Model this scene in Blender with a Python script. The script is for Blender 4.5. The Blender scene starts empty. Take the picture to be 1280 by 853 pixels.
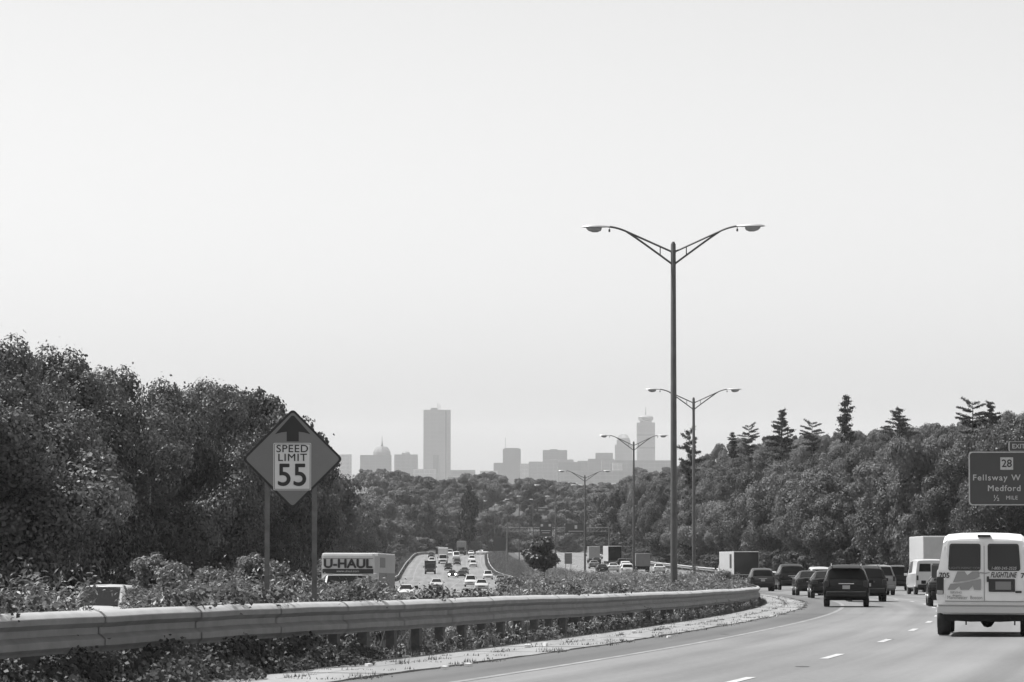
import bpy, bmesh, math, random
import numpy as np
from mathutils import Vector, Matrix
R = math.radians
# ------------------------------------------------------------------ camera, sky, sun, exposure
scn = bpy.context.scene
COL = scn.collection
F = 4000.0; HOR = 587.0                      # focal length in photo pixels, row of the true horizon
cam_d = bpy.data.cameras.new("camera"); cam = bpy.data.objects.new("camera", cam_d); COL.objects.link(cam)
cam_d.sensor_width = 36; cam_d.lens = 36*F/1280; cam_d.clip_start = 1; cam_d.clip_end = 60000
cam.location = (0, 0, 0); cam.rotation_euler = (R(90)+math.atan((HOR-426.5)/F), 0, 0)
scn.camera = cam
SUN_EL, SUN_AZ = R(62), R(-68)               # azimuth clockwise from +Y: ahead and to the left
world = bpy.data.worlds.new("World"); scn.world = world; world.use_nodes = True
wn = world.node_tree; wn.nodes.clear()
sky = wn.nodes.new("ShaderNodeTexSky"); sky.sky_type = 'NISHITA'; sky.sun_disc = False
sky.sun_elevation = SUN_EL; sky.sun_rotation = SUN_AZ; sky.dust_density = 1.1; sky.air_density = 1.6; sky.altitude = 60
bw = wn.nodes.new("ShaderNodeRGBToBW"); bg = wn.nodes.new("ShaderNodeBackground"); wo = wn.nodes.new("ShaderNodeOutputWorld")
bg.inputs[1].default_value = 0.097
wn.links.new(sky.outputs[0], bw.inputs[0]); wn.links.new(bw.outputs[0], bg.inputs[0]); wn.links.new(bg.outputs[0], wo.inputs[0])
sd = bpy.data.lights.new("sun", 'SUN'); sd.energy = 4.9; sd.angle = R(0.53); sd.color = (1, 1, 1)
sun = bpy.data.objects.new("sun", sd); COL.objects.link(sun)
to_sun = Vector((math.sin(SUN_AZ)*math.cos(SUN_EL), math.cos(SUN_AZ)*math.cos(SUN_EL), math.sin(SUN_EL)))
sun.rotation_euler = to_sun.to_track_quat('Z', 'Y').to_euler()
scn.view_settings.view_transform = 'Standard'; scn.view_settings.look = 'None'
scn.view_settings.exposure = 0.66; scn.view_settings.gamma = 1; scn.view_settings.use_curve_mapping = False
scn.cycles.max_bounces = 6; scn.cycles.diffuse_bounces = 3; scn.cycles.transparent_max_bounces = 6
scn.cycles.volume_bounces = 1; scn.cycles.use_denoising = True
scn.cycles.sample_clamp_indirect = 6
HAZE = 4.8e-5

# ------------------------------------------------------------------ materials (the photograph is black and white: all greys)
def g(v): return (v, v, v, 1)
def mat(name, v=0.2, rough=0.6, metal=0.0, noise=0.0, nscale=4.0, detail=4, coat=0.0, spec=0.5, objrand=0.0, coords='Object', bump=0.0, trans=0.0, v2=None, scale3=(1,1,1)):
    m = bpy.data.materials.new(name); m.use_nodes = True; nt = m.node_tree; p = nt.nodes['Principled BSDF']
    p.inputs['Base Color'].default_value = g(v); p.inputs['Roughness'].default_value = rough
    p.inputs['Metallic'].default_value = metal; p.inputs['Specular IOR Level'].default_value = spec
    p.inputs['Coat Weight'].default_value = coat
    out = None
    if noise or bump:
        tc = nt.nodes.new('ShaderNodeTexCoord'); n = nt.nodes.new('ShaderNodeTexNoise'); mp = nt.nodes.new('ShaderNodeMapping')
        mp.inputs['Scale'].default_value = scale3
        nt.links.new(tc.outputs[coords], mp.inputs[0]); nt.links.new(mp.outputs[0], n.inputs['Vector'])
        n.inputs['Scale'].default_value = nscale; n.inputs['Detail'].default_value = detail; n.inputs['Roughness'].default_value = 0.65
        mr = nt.nodes.new('ShaderNodeMapRange'); mr.inputs['From Min'].default_value = 0.3; mr.inputs['From Max'].default_value = 0.7
        mr.inputs['To Min'].default_value = v*(1-noise); mr.inputs['To Max'].default_value = v*(1+noise)
        nt.links.new(n.outputs['Fac'], mr.inputs['Value']); out = mr.outputs['Result']
        if bump:
            b = nt.nodes.new('ShaderNodeBump'); b.inputs['Strength'].default_value = bump; b.inputs['Distance'].default_value = 0.02
            nt.links.new(n.outputs['Fac'], b.inputs['Height']); nt.links.new(b.outputs[0], p.inputs['Normal'])
    if objrand:
        oi = nt.nodes.new('ShaderNodeObjectInfo'); mr2 = nt.nodes.new('ShaderNodeMapRange')
        mr2.inputs['To Min'].default_value = 1-objrand; mr2.inputs['To Max'].default_value = 1+objrand
        nt.links.new(oi.outputs['Random'], mr2.inputs['Value'])
        mu = nt.nodes.new('ShaderNodeMath'); mu.operation = 'MULTIPLY'
        if out: nt.links.new(out, mu.inputs[0])
        else: mu.inputs[0].default_value = v
        nt.links.new(mr2.outputs['Result'], mu.inputs[1]); out = mu.outputs[0]
    if out: nt.links.new(out, p.inputs['Base Color'])
    if trans:
        t = nt.nodes.new('ShaderNodeBsdfTranslucent'); mx = nt.nodes.new('ShaderNodeMixShader'); mx.inputs[0].default_value = trans
        t.inputs[0].default_value = g(v*1.3)
        if out: nt.links.new(out, t.inputs[0])
        o = nt.nodes['Material Output']
        nt.links.new(p.outputs[0], mx.inputs[1]); nt.links.new(t.outputs[0], mx.inputs[2]); nt.links.new(mx.outputs[0], o.inputs[0])
    return m
M = {}
M['leaf'] = mat('leaf', 0.098, 0.5, noise=0.3, nscale=0.35, objrand=0.3, trans=0.25, spec=0.35)
M['leaf_far'] = mat('leaf_far', 0.125, 0.6, noise=0.25, nscale=0.25, objrand=0.42, trans=0.22, spec=0.2)
M['leaf_dark'] = mat('leaf_dark', 0.028, 0.6, noise=0.3, nscale=0.5, trans=0.1, spec=0.2)
M['needle'] = mat('needle', 0.035, 0.7, noise=0.3, nscale=0.5, trans=0.1, spec=0.2)
M['weed'] = mat('weed', 0.15, 0.5, noise=0.45, nscale=0.8, trans=0.3)
M['bush'] = mat('bush_leaf', 0.17, 0.6, noise=.35, nscale=1.2, trans=.3)
M['ivy'] = mat('ivy', 0.06, 0.5, spec=.15, noise=0.4, nscale=1.5, trans=0.18)
M['bark'] = mat('bark', 0.10, 0.9, noise=0.4, nscale=6, bump=0.6)
M['dead'] = mat('dead_wood', 0.22, 0.9, noise=0.3, nscale=5)
M['soil'] = mat('soil', 0.05, 0.95, noise=0.35, nscale=0.6, detail=8, bump=0.4)
M['steel_old'] = mat('galvanised_steel', 0.17, 0.6, metal=0.0, spec=.3, noise=0.2, nscale=2.2, detail=6)
M['post'] = mat('post_timber', 0.10, 0.85, noise=0.4, nscale=5)
M['pole'] = mat('pole_metal', 0.11, 0.55, metal=0.4, noise=0.2, nscale=2)
M['lamp_shell'] = mat('lamp_shell', 0.45, 0.4, metal=0.3)
M['lamp_glass'] = mat('lamp_glass', 0.30, 0.15)
M['paint_line'] = mat('lane_paint', 0.36, 0.7, noise=0.28, nscale=3.5, detail=8, coords='Object')
M['glass'] = mat('dark_glass', 0.012, 0.12, spec=0.13)
M['rubber'] = mat('rubber', 0.022, 0.8, noise=0.3, nscale=9)
M['rim'] = mat('rim_metal', 0.35, 0.35, metal=0.7)
M['under'] = mat('underbody', 0.018, 0.9, noise=0.3, nscale=5)
M['plate'] = mat('plate', 0.35, 0.5)
M['tail'] = mat('tail_lens', 0.03, 0.3, spec=.3)
M['head'] = mat('head_lens', 0.6, 0.08, metal=0.4)
M['chrome'] = mat('chrome', 0.65, 0.18, metal=1.0)
M['text_dark'] = mat('dark_lettering', 0.03, 0.6)
M['text_mid'] = mat('mid_grey_lettering', 0.2, 0.6)
M['text_light'] = mat('light_lettering', 0.5, 0.5, noise=.15, nscale=6)
M['text_faint'] = mat('faint_lettering', 0.12, 0.6)
def paint(v, rough=0.3, metal=0.0):
    k = 'paint_%d_%d' % (round(v*1000), round(metal*10))
    if k not in M: M[k] = mat('car_paint_%d' % round(v*1000), v*(1.02 if v > .3 else 1.2 if v > .1 else .5), rough, metal, noise=0.06, nscale=2, coat=0.4 if v > .1 else .45, spec=.5 if v > .1 else .0)
    return M[k]

# asphalt: uses the strip's own UV (metres across, metres along)
def asphalt(name, v, tracks=True):
    m = bpy.data.materials.new(name); m.use_nodes = True; nt = m.node_tree; p = nt.nodes['Principled BSDF']
    p.inputs['Roughness'].default_value = 0.85; p.inputs['Specular IOR Level'].default_value = 0.3
    uv = nt.nodes.new('ShaderNodeUVMap'); uv.uv_map = 'UVMap'
    def noise(scale, sx, sy, det):
        mp = nt.nodes.new('ShaderNodeMapping'); mp.inputs['Scale'].default_value = (sx, sy, 1)
        n = nt.nodes.new('ShaderNodeTexNoise'); n.inputs['Scale'].default_value = scale; n.inputs['Detail'].default_value = det
        nt.links.new(uv.outputs[0], mp.inputs[0]); nt.links.new(mp.outputs[0], n.inputs['Vector']); return n.outputs['Fac']
    def math_(op, a, b):
        k = nt.nodes.new('ShaderNodeMath'); k.operation = op
        for i, s in enumerate((a, b)):
            if isinstance(s, (int, float)): k.inputs[i].default_value = s
            else: nt.links.new(s, k.inputs[i])
        return k.outputs[0]
    n1 = noise(1.0, 1.3, 0.018, 5); n2 = noise(1.0, 0.25, 0.06, 6); n3 = noise(9.0, 1, 1, 6)
    s = math_('ADD', math_('MULTIPLY', math_('SUBTRACT', n1, 0.5), 0.95), math_('MULTIPLY', math_('SUBTRACT', n2, 0.5), 0.75))
    s = math_('ADD', s, math_('MULTIPLY', math_('SUBTRACT', n3, 0.5), 0.5))
    if tracks:
        sep = nt.nodes.new('ShaderNodeSeparateXYZ'); nt.links.new(uv.outputs[0], sep.inputs[0])
        w = math_('COSINE', math_('MULTIPLY', sep.outputs[0], 2*math.pi/1.825), 0)
        s = math_('ADD', s, math_('MULTIPLY', w, 0.05))
    c = math_('MULTIPLY', math_('ADD', s, 1.0), v)
    nt.links.new(c, p.inputs['Base Color'])
    b = nt.nodes.new('ShaderNodeBump'); b.inputs['Strength'].default_value = 0.25; b.inputs['Distance'].default_value = 0.01
    nt.links.new(n3, b.inputs['Height']); nt.links.new(b.outputs[0], p.inputs['Normal'])
    return m
M['asphalt'] = asphalt('asphalt', 0.148)
M['asphalt_dark'] = asphalt('asphalt_shoulder', 0.095, False)
M['concrete'] = asphalt('old_concrete', 0.215, False)

# ------------------------------------------------------------------ mesh helpers
class MB:
    def __init__(s): s.v = []; s.f = []
    def add(s, verts, faces):
        o = len(s.v); s.v += [tuple(p) for p in verts]; s.f += [tuple(i+o for i in f) for f in faces]
    def box(s, c, d, rz=0.0, taper=1.0):
        cx, cy, cz = c; x, y, z = d[0]/2, d[1]/2, d[2]/2; co, si = math.cos(rz), math.sin(rz); vs = []
        for k, t in ((-1, 1), (1, taper)):
            for a, b in ((-1, -1), (1, -1), (1, 1), (-1, 1)):
                px, py = a*x*t, b*y*t; vs.append((cx+px*co-py*si, cy+px*si+py*co, cz+k*z))
        s.add(vs, [(0, 3, 2, 1), (4, 5, 6, 7), (0, 1, 5, 4), (1, 2, 6, 5), (2, 3, 7, 6), (3, 0, 4, 7)])
    def bbox(s, c, d, b=0.03, rz=0.0):               # box with bevelled edges
        bm = bmesh.new(); bmesh.ops.create_cube(bm, size=1); bmesh.ops.scale(bm, vec=d, verts=bm.verts)
        bmesh.ops.bevel(bm, geom=list(bm.edges), offset=b, segments=2, affect='EDGES', profile=0.6)
        bmesh.ops.rotate(bm, verts=bm.verts, matrix=Matrix.Rotation(rz, 3, 'Z')); bmesh.ops.translate(bm, vec=c, verts=bm.verts)
        bm.verts.index_update(); s.add([v.co[:] for v in bm.verts], [[v.index for v in f.verts] for f in bm.faces]); bm.free()
    def tube(s, pts, rad, n=8, cap=True):
        pts = [Vector(p) for p in pts]; rad = rad if isinstance(rad, (list, tuple)) else [rad]*len(pts)
        vs = []; up = Vector((0.13, 0.21, 1)).normalized()
        for i, p in enumerate(pts):
            t = (pts[min(i+1, len(pts)-1)]-pts[max(i-1, 0)]).normalized()
            a = t.cross(up)
            if a.length < 1e-3: a = t.cross(Vector((1, 0, 0)))
            a.normalize(); b = t.cross(a)
            for k in range(n):
                q = 2*math.pi*k/n; vs.append(p+(a*math.cos(q)+b*math.sin(q))*rad[i])
        fs = [(i*n+k, i*n+(k+1) % n, (i+1)*n+(k+1) % n, (i+1)*n+k) for i in range(len(pts)-1) for k in range(n)]
        if cap: fs += [tuple(range(n))[::-1], tuple(range((len(pts)-1)*n, len(pts)*n))]
        s.add(vs, fs)
    def lathe(s, prof, c=(0, 0, 0), axis='z', n=20):
        vs = []
        for r, h in prof:
            for k in range(n):
                q = 2*math.pi*k/n; a, b = r*math.cos(q), r*math.sin(q)
                vs.append((c[0]+a, c[1]+b, c[2]+h) if axis == 'z' else (c[0]+h, c[1]+a, c[2]+b))
        fs = [(i*n+k, i*n+(k+1) % n, (i+1)*n+(k+1) % n, (i+1)*n+k) for i in range(len(prof)-1) for k in range(n)]
        fs += [tuple(range(n))[::-1], tuple(range((len(prof)-1)*n, len(prof)*n))]
        s.add(vs, fs)
    def prism(s, poly, y0, y1):                      # polygon in x,z pushed along y
        n = len(poly); vs = [(x, y0, z) for x, z in poly]+[(x, y1, z) for x, z in poly]
        s.add(vs, [tuple(range(n)), tuple(range(2*n-1, n-1, -1))]+[(i, (i+n), (i+1) % n+n, (i+1) % n) for i in range(n)])
    def patch(s, q, inset=0.03, off=0.012, th=0.01): # slab lying on a quad
        q = [Vector(p) for p in q]; c = sum(q, Vector())/4; nrm = (q[2]-q[0]).cross(q[3]-q[1]).normalized()
        qq = []
        for i, p in enumerate(q):
            e1 = (q[(i+1) % 4]-p); e2 = (q[i-1]-p)
            qq.append(p+e1.normalized()*inset+e2.normalized()*inset)
        a = [p+nrm*off for p in qq]; b = [p-nrm*th for p in qq]
        s.add(a+b, [(0, 1, 2, 3), (7, 6, 5, 4), (0, 4, 5, 1), (1, 5, 6, 2), (2, 6, 7, 3), (3, 7, 4, 0)])
    def mesh(s, name, m, smooth=None):
        me = bpy.data.meshes.new(name); me.from_pydata(s.v, [], s.f)
        bm = bmesh.new(); bm.from_mesh(me); bmesh.ops.recalc_face_normals(bm, faces=bm.faces); bm.to_mesh(me); bm.free()
        me.materials.append(m)
        if smooth: me.polygons.foreach_set('use_smooth', [True]*len(me.polygons)); me.set_sharp_from_angle(angle=R(smooth))
        return me
    def build(s, name, m, parent=None, smooth=None, loc=None):
        return obj(name, s.mesh(name, m, smooth), parent, loc)
def obj(name, data, parent=None, loc=None, rot=None, scale=None):
    o = bpy.data.objects.new(name, data); COL.objects.link(o); o.parent = parent
    if loc: o.location = loc
    if rot: o.rotation_euler = rot
    if scale: o.scale = scale
    return o
def tag(o, label, cat, group=None):
    o['label'] = label; o['category'] = cat
    if group: o['group'] = group
    return o
def thing(name, label, cat, loc=(0, 0, 0), rot=(0, 0, 0), group=None):
    return tag(obj(name, None, None, loc, rot), label, cat, group)
def struct(o): o['kind'] = 'structure'; return o
def text(name, s, size, m, parent, loc, rot=(R(90), 0, 0), thick=0.0, sx=1.0, shear=0.0, align='CENTER', spacing=1.0, ext=0.003):
    c = bpy.data.curves.new(name, 'FONT'); c.body = s; c.size = size; c.extrude = ext; c.shear = shear
    c.align_x = align; c.align_y = 'CENTER'; c.space_character = spacing; c.materials.append(m)
    tmp = bpy.data.objects.new(name, c); COL.objects.link(tmp); dg = bpy.context.evaluated_depsgraph_get(); dg.update()
    me = bpy.data.meshes.new_from_object(tmp.evaluated_get(dg)); bpy.data.objects.remove(tmp); bpy.data.curves.remove(c)
    if thick:
        n = len(me.vertices); co = np.empty(n*3, np.float32); me.vertices.foreach_get('co', co); co = co.reshape(-1, 3); fs = [tuple(p.vertices) for p in me.polygons]
        V = []; Fs = []
        for k, (dx, dy) in enumerate(((0, 0), (thick, 0), (-thick, 0), (0, thick), (0, -thick))):
            V += [(x+dx, y+dy, z+k*.0004) for x, y, z in co]; Fs += [tuple(i+k*n for i in f) for f in fs]
        m2 = bpy.data.meshes.new(name); m2.from_pydata(V, [], Fs); m2.materials.append(m); bpy.data.meshes.remove(me); me = m2
    o = obj(name, me, parent, loc, rot, (sx, 1, 1)); return o

# ------------------------------------------------------------------ the lie of the land
def hermite(tab):
    xs = [a for a, b in tab]; ys = [b for a, b in tab]; n = len(xs); d = [(ys[i+1]-ys[i])/(xs[i+1]-xs[i]) for i in range(n-1)]
    m = [d[0]]+[(d[i-1]*(xs[i+1]-xs[i])+d[i]*(xs[i]-xs[i-1]))/(xs[i+1]-xs[i-1]) for i in range(1, n-1)]+[d[-1]]
    def f(x):
        if x <= xs[0]: return ys[0]+m[0]*(x-xs[0])
        if x >= xs[-1]: return ys[-1]
        i = max(k for k in range(n-1) if xs[k] <= x); h = xs[i+1]-xs[i]; t = (x-xs[i])/h
        return ((1+2*t)*(1-t)**2*ys[i]+t*(1-t)**2*h*m[i]+t*t*(3-2*t)*ys[i+1]+t*t*(t-1)*h*m[i+1])
    return f
def lin(tab):
    xs = [a for a, b in tab]; ys = [b for a, b in tab]
    return lambda x: float(np.interp(x, xs, ys))
A = hermite([(-100, -48), (0, -16.2), (36, -7.04), (45, -5.1), (64, -1.33), (85, 2.3), (116, 6.85), (140, 9.5), (175, 11.6), (210, 12.1), (250, 12.0),
             (293, 11.1), (381, 8.7), (470, 6.35), (600, 3.6), (720, .2), (850, -2.2), (950, -2.5), (1050, 2), (1150, 11), (1300, 34)])   # median lamp line
zS = hermite([(-100, 1.55), (0, -1.5), (350, -12.18), (470, -15.3), (588, -17.9), (750, -21.2), (900, -23.4), (1000, -26), (1100, -29), (1300, -34)])
zN = hermite([(-100, .8), (0, -2.2), (100, -5.3), (145, -7.0), (200, -9), (300, -12.3), (400, -15.2), (500, -18), (585, -20.2), (655, -22), (714, -23.2), (830, -24.4), (950, -25.3), (1050, -28), (1150, -31), (1300, -35)])
OFF = lin([(0, 10.8), (212, 10.8), (570, 5), (1300, 5)])
zC = lin([(900, -24), (1000, -25), (1200, -21), (1500, -15), (1750, -14), (2000, -22), (2600, -50), (3200, -60), (20000, -60)])
capR = lin([(230, 0), (300, 4), (400, 9), (500, 13), (700, 17), (900, 20), (1050, 22), (1300, 10), (1600, 0)])
slR = lin([(250, .15), (300, .2), (500, .3), (700, .45), (900, .55), (1100, .6)])
def sstep(a, b, x):
    t = min(1, max(0, (x-a)/(b-a))); return t*t*(3-2*t)
WN, WS = 19.5, 22.8
def tz(x, y):
    yy = min(y, 1300); u = x-A(yy); off = OFF(yy); zs, zn = zS(yy), zN(yy)
    if u >= WS:
        d = u-WS-2; h = 0
        if d > 0:
            c = capR(yy); h = c*(1-math.exp(-slR(yy)*d/max(c, .1))) if c > 0 else 0
            h += .05*max(0, d-25)*(1 if c > 0 else 0)*sstep(250, 400, yy)
        z = zs+h
        dist = u-WS
    elif u >= 1.2: z = zs; dist = 0
    elif u >= -off:
        t = (u+off)/(1.2+off); z = zn+(zs-zn)*sstep(0, 1, t)+.45*math.sin(math.pi*t)*(1-sstep(380, 520, yy)); dist = 0
    elif u >= -off-WN-2: z = zn; dist = 0
    else:
        d = -off-WN-2-u; z = zn+min(8, .08*d); dist = d
    if yy > 900 or y > 900:
        if y > 1300: k = sstep(1300, 1400, y)+(1-sstep(1300, 1400, y))*sstep(5, 60, dist)
        else: k = sstep(5, 60, dist)*sstep(900, 1100, y)
        hr = capR(min(y, 1600)) if u > WS+10 and y < 1600 else 0
        z = z*(1-k)+(zC(y)+hr*sstep(10, 50, dist)*(1-sstep(1050, 1600, y)))*k
    return z
def px2x(px, y): return (px-640)/F*y
def py_of(z, y): return HOR-F*z/y

ys_list = [-100+4*i for i in range(75)]+[200+8*i for i in range(138)]
ys_list = [y for y in ys_list if y <= 1300]
def strip(name, u0, u1, zf, mt, dz, y0=-100, y1=1300, us=None, label=None):
    """sheet along the road between two offsets of the lamp line; numbers or functions of y"""
    ys = [y for y in ys_list if y0 <= y <= y1]; n = 5
    vs = []; uvs = []; fs = []; along = 0; prev = None
    for y in ys:
        a = u0(y) if callable(u0) else u0; b = u1(y) if callable(u1) else u1
        if prev is not None: along += math.hypot(y-prev, A(y)-A(prev))
        prev = y
        for k in range(n):
            u = a+(b-a)*k/(n-1); vs.append((A(y)+u, y, zf(y)+dz)); uvs.append((u, along))
    for i in range(len(ys)-1):
        for k in range(n-1): fs.append((i*n+k, i*n+k+1, (i+1)*n+k+1, (i+1)*n+k))
    me = bpy.data.meshes.new(name); me.from_pydata(vs, [], fs); me.materials.append(mt)
    l = me.uv_layers.new(name='UVMap'); vi = [0]*len(me.loops); me.loops.foreach_get('vertex_index', vi)
    l.data.foreach_set('uv', [c for i in vi for c in uvs[i]])
    o = obj(name, me); struct(o); return o

# ground sheet
us = [-1, -0.8, -0.6, -0.4, -0.25, -0.15, -0.1, -0.06, -0.035]
def ground():
    ys = ys_list+[1350, 1400, 1500, 1600, 1700, 1800, 2000, 2300, 2600, 3200, 4500, 6500, 9000, 12000, 15900]
    V = []
    outer = [4, 8, 14, 20, 28, 38, 50, 65, 85, 110, 145, 190, 260, 400, 700, 1300, 2400, 3800]
    nL = len(outer)
    for y in ys:
        yy = min(y, 1300); off = OFF(yy); a = A(yy)
        U = [-off-WN-2-o for o in reversed(outer)]+[-off-WN-2, -off-WN/2, -off, -off*.66, -off*.33, 0.2, 1.2, 1.5, 5, 13, WS]+[WS+o for o in outer]
        for k, u in enumerate(U):
            x = a+u; x = max(-3850, min(3850, x))
            z = tz(x, y)
            if y <= 1300 and (nL <= k < nL+2 or nL+7 <= k <= nL+9): z -= 0.06      # under the paving
            V.append((x, y, z))
    n = len(U); fs = [(i*n+k, i*n+k+1, (i+1)*n+k+1, (i+1)*n+k) for i in range(len(ys)-1) for k in range(n-1)]
    me = bpy.data.meshes.new('ground'); me.from_pydata(V, [], fs); me.materials.append(M['soil'])
    struct(obj('ground', me))
ground()
# a faint range of hills on the horizon
hb = MB(); rnd = random.Random(5); pts = [(x, 15500, -62+ (42+6*math.sin(x*.0021)+3*math.sin(x*.0063+1))) for x in range(-3800, 3801, 100)]
n = len(pts); hb.add([(x, y-1200, -61) for x, y, z in pts]+pts+[(x, y+300, -61) for x, y, z in pts], [(i, i+1, n+i+1, n+i) for i in range(n-1)]+[(n+i, n+i+1, 2*n+i+1, 2*n+i) for i in range(n-1)])
struct(hb.build('hills', M['soil'], smooth=60))

# carriageways
e0 = 4.9
strip('southbound_road', e0-.12, e0+14.75, zS, M['asphalt'], 0.0)
strip('southbound_shoulder', 3.3, e0-.12, zS, M['asphalt_dark'], 0.0)
strip('southbound_far_shoulder', e0+14.75, WS, zS, M['asphalt'], 0.0)
strip('northbound_road', lambda y: -OFF(y)-WN, lambda y: -OFF(y), zN, M['asphalt'], 0.0)
# broken concrete strip under the guardrail: slabs with open joints
def slabs():
    mb = MB(); rnd = random.Random(3); y = -20.0; i = 0
    while y < 250:
        L = rnd.uniform(3.4, 4.4); lift = rnd.uniform(-.008, .008)
        for j, (a, b) in enumerate(((1.55, 2.40), (2.42, 3.28))):
            y0, y1 = y+.03, y+L-.03; vs = []
            n = 6
            ed = [rnd.uniform(-.07, .06) for _ in range(n+1)]
            for k in range(n+1):
                yy = y0+(y1-y0)*k/n; zz = zS(yy)+.03+lift*.6
                bb = b+(ed[k] if j == 1 else rnd.uniform(-.01, .01)); aa = a+(ed[k]*.8 if j == 0 else 0)
                vs += [(A(yy)+aa, yy, zz), (A(yy)+bb, yy, zz-.01*j), (A(yy)+bb+.02, yy, zS(yy)-.05)]
            fs = []
            for k in range(n):
                o = k*3; fs += [(o, o+1, o+4, o+3), (o+1, o+2, o+5, o+4)]
            fs += [(0, 1, 2), (n*3, n*3+1, n*3+2)]
            mb.add(vs, fs)
        y += L+rnd.uniform(0, .04)
    me = mb.mesh('median_pavement', M['concrete']); uv = me.uv_layers.new(name='UVMap')
    for l in me.loops:
        c = me.vertices[l.vertex_index].co; uv.data[l.index].uv = (c.x, c.y)
    struct(obj('median_pavement', me))
slabs()
# painted markings
def dashes():
    mb = MB(); rnd = random.Random(8)
    def seg(u, y0, y1, w, zf, dz=.006):
        n = max(2, int((y1-y0)/4)+1); vs = []
        for k in range(n+1):
            y = y0+(y1-y0)*k/n
            vs += [(A(y)+u-w/2, y, zf(y)+dz), (A(y)+u+w/2, y, zf(y)+dz)]
        mb.add(vs, [(2*k, 2*k+1, 2*k+3, 2*k+2) for k in range(n)])
    for k in (1, 2, 3):
        y = -30+ (7.2 if k != 1 else 10.3)
        while y < 1000: seg(e0+3.65*k, y, y+3.0, .15, zS); y += 12.2
    for k in (1, 2, 3):
        y = -20
        while y < 1000:
            y0 = y; y += 12.2
            o0 = OFF(y0); seg(-o0-1.2-3.65*k, y0, y0+3, .15, zN)
    return struct(mb.build('lane_markings', M['paint_line']))
dashes()
def solid(u, zf, name, wgt=.14):
    return strip(name, (lambda y: u(y)-wgt/2) if callable(u) else u-wgt/2, (lambda y: u(y)+wgt/2) if callable(u) else u+wgt/2, zf, M['edge'], .005)
M['edge'] = mat('worn_edge_paint', 0.185, 0.8, noise=0.35, nscale=1.2, detail=8)
solid(e0, zS, 'left_edge_line'); solid(e0+14.6, zS, 'right_edge_line')
solid(lambda y: -OFF(y)-1.1, zN, 'northbound_inner_edge_line'); solid(lambda y: -OFF(y)-WN+2.4, zN, 'northbound_outer_edge_line')

# ------------------------------------------------------------------ haze
hz = MB(); hz.box((0, 7900, 75), (7900, 16400, 280)); ho = hz.build('haze', bpy.data.materials.new('haze_air'))
ho['kind'] = 'stuff'; ho['label'] = 'thin pale summer haze between the road and the city'
hm = ho.data.materials[0]; hm.use_nodes = True; ht = hm.node_tree; ht.nodes.clear()
pv = ht.nodes.new('ShaderNodeVolumePrincipled'); hout = ht.nodes.new('ShaderNodeOutputMaterial'); ht.links.new(pv.outputs[0], hout.inputs['Volume'])
pv.inputs['Density'].default_value = HAZE; pv.inputs['Color'].default_value = (.97, .97, .97, 1); pv.inputs['Anisotropy'].default_value = 0.0
hm.cycles.homogeneous_volume = True if hasattr(hm.cycles, 'homogeneous_volume') else True

# ------------------------------------------------------------------ the city on the horizon (about ten kilometres away, true size)
def facade(name, v, sx=6.0, sz=4.0, amt=.25):
    m = bpy.data.materials.new(name); m.use_nodes = True; nt = m.node_tree; p = nt.nodes['Principled BSDF']; p.inputs['Roughness'].default_value = .6
    tc = nt.nodes.new('ShaderNodeTexCoord'); b = nt.nodes.new('ShaderNodeTexBrick'); mp = nt.nodes.new('ShaderNodeMapping')
    mp.inputs['Rotation'].default_value = (R(90), 0, 0)
    b.offset = 0; b.inputs['Color1'].default_value = g(v*(1-amt)); b.inputs['Color2'].default_value = g(v*(1-amt*.6)); b.inputs['Mortar'].default_value = g(v*(1+amt))
    b.inputs['Scale'].default_value = 1; b.inputs['Brick Width'].default_value = sx; b.inputs['Row Height'].default_value = sz; b.inputs['Mortar Size'].default_value = .9
    nt.links.new(tc.outputs['Object'], mp.inputs[0]); nt.links.new(mp.outputs[0], b.inputs['Vector']); nt.links.new(b.outputs['Color'], p.inputs['Base Color'])
    return m
M['fac_glass'] = facade('glass_curtain_wall', .20, 23, 14, .12); M['fac_a'] = facade('facade_concrete', .13, 16, 11, .2)
M['fac_b'] = facade('facade_brick', .07, 19, 8, .22); M['fac_c'] = facade('facade_pale', .36, 14, 12, .15)
M['fac_dark'] = mat('dark_facade', .05, .4); M['roofs'] = mat('pale_flat_roof', .6, .8)
def zt(py, D): return (HOR-py)/F*D
BASE = -60.0
def block(name, label, D, x0, x1, py, depth=45, m='fac_a', cat='tower block', roof=True, group=None, base=BASE):
    a, b = px2x(x0, D), px2x(x1, D); z = zt(py, D); h = z-base
    t = thing(name, label, cat, ((a+b)/2, D, base), group=group)
    w = MB(); w.box((0, depth/2, h/2), (b-a, depth, h)); w.build('wall', M[m], t)
    if roof:
        r = MB(); r.box((0, depth/2, h+1.5), ((b-a)*.985, depth*.96, 3)); r.build('parapet', M[m], t)
    return t, h, b-a
def part_box(t, name, c, d, m): mb = MB(); mb.box(c, d); return mb.build(name, M[m], t)
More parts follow.
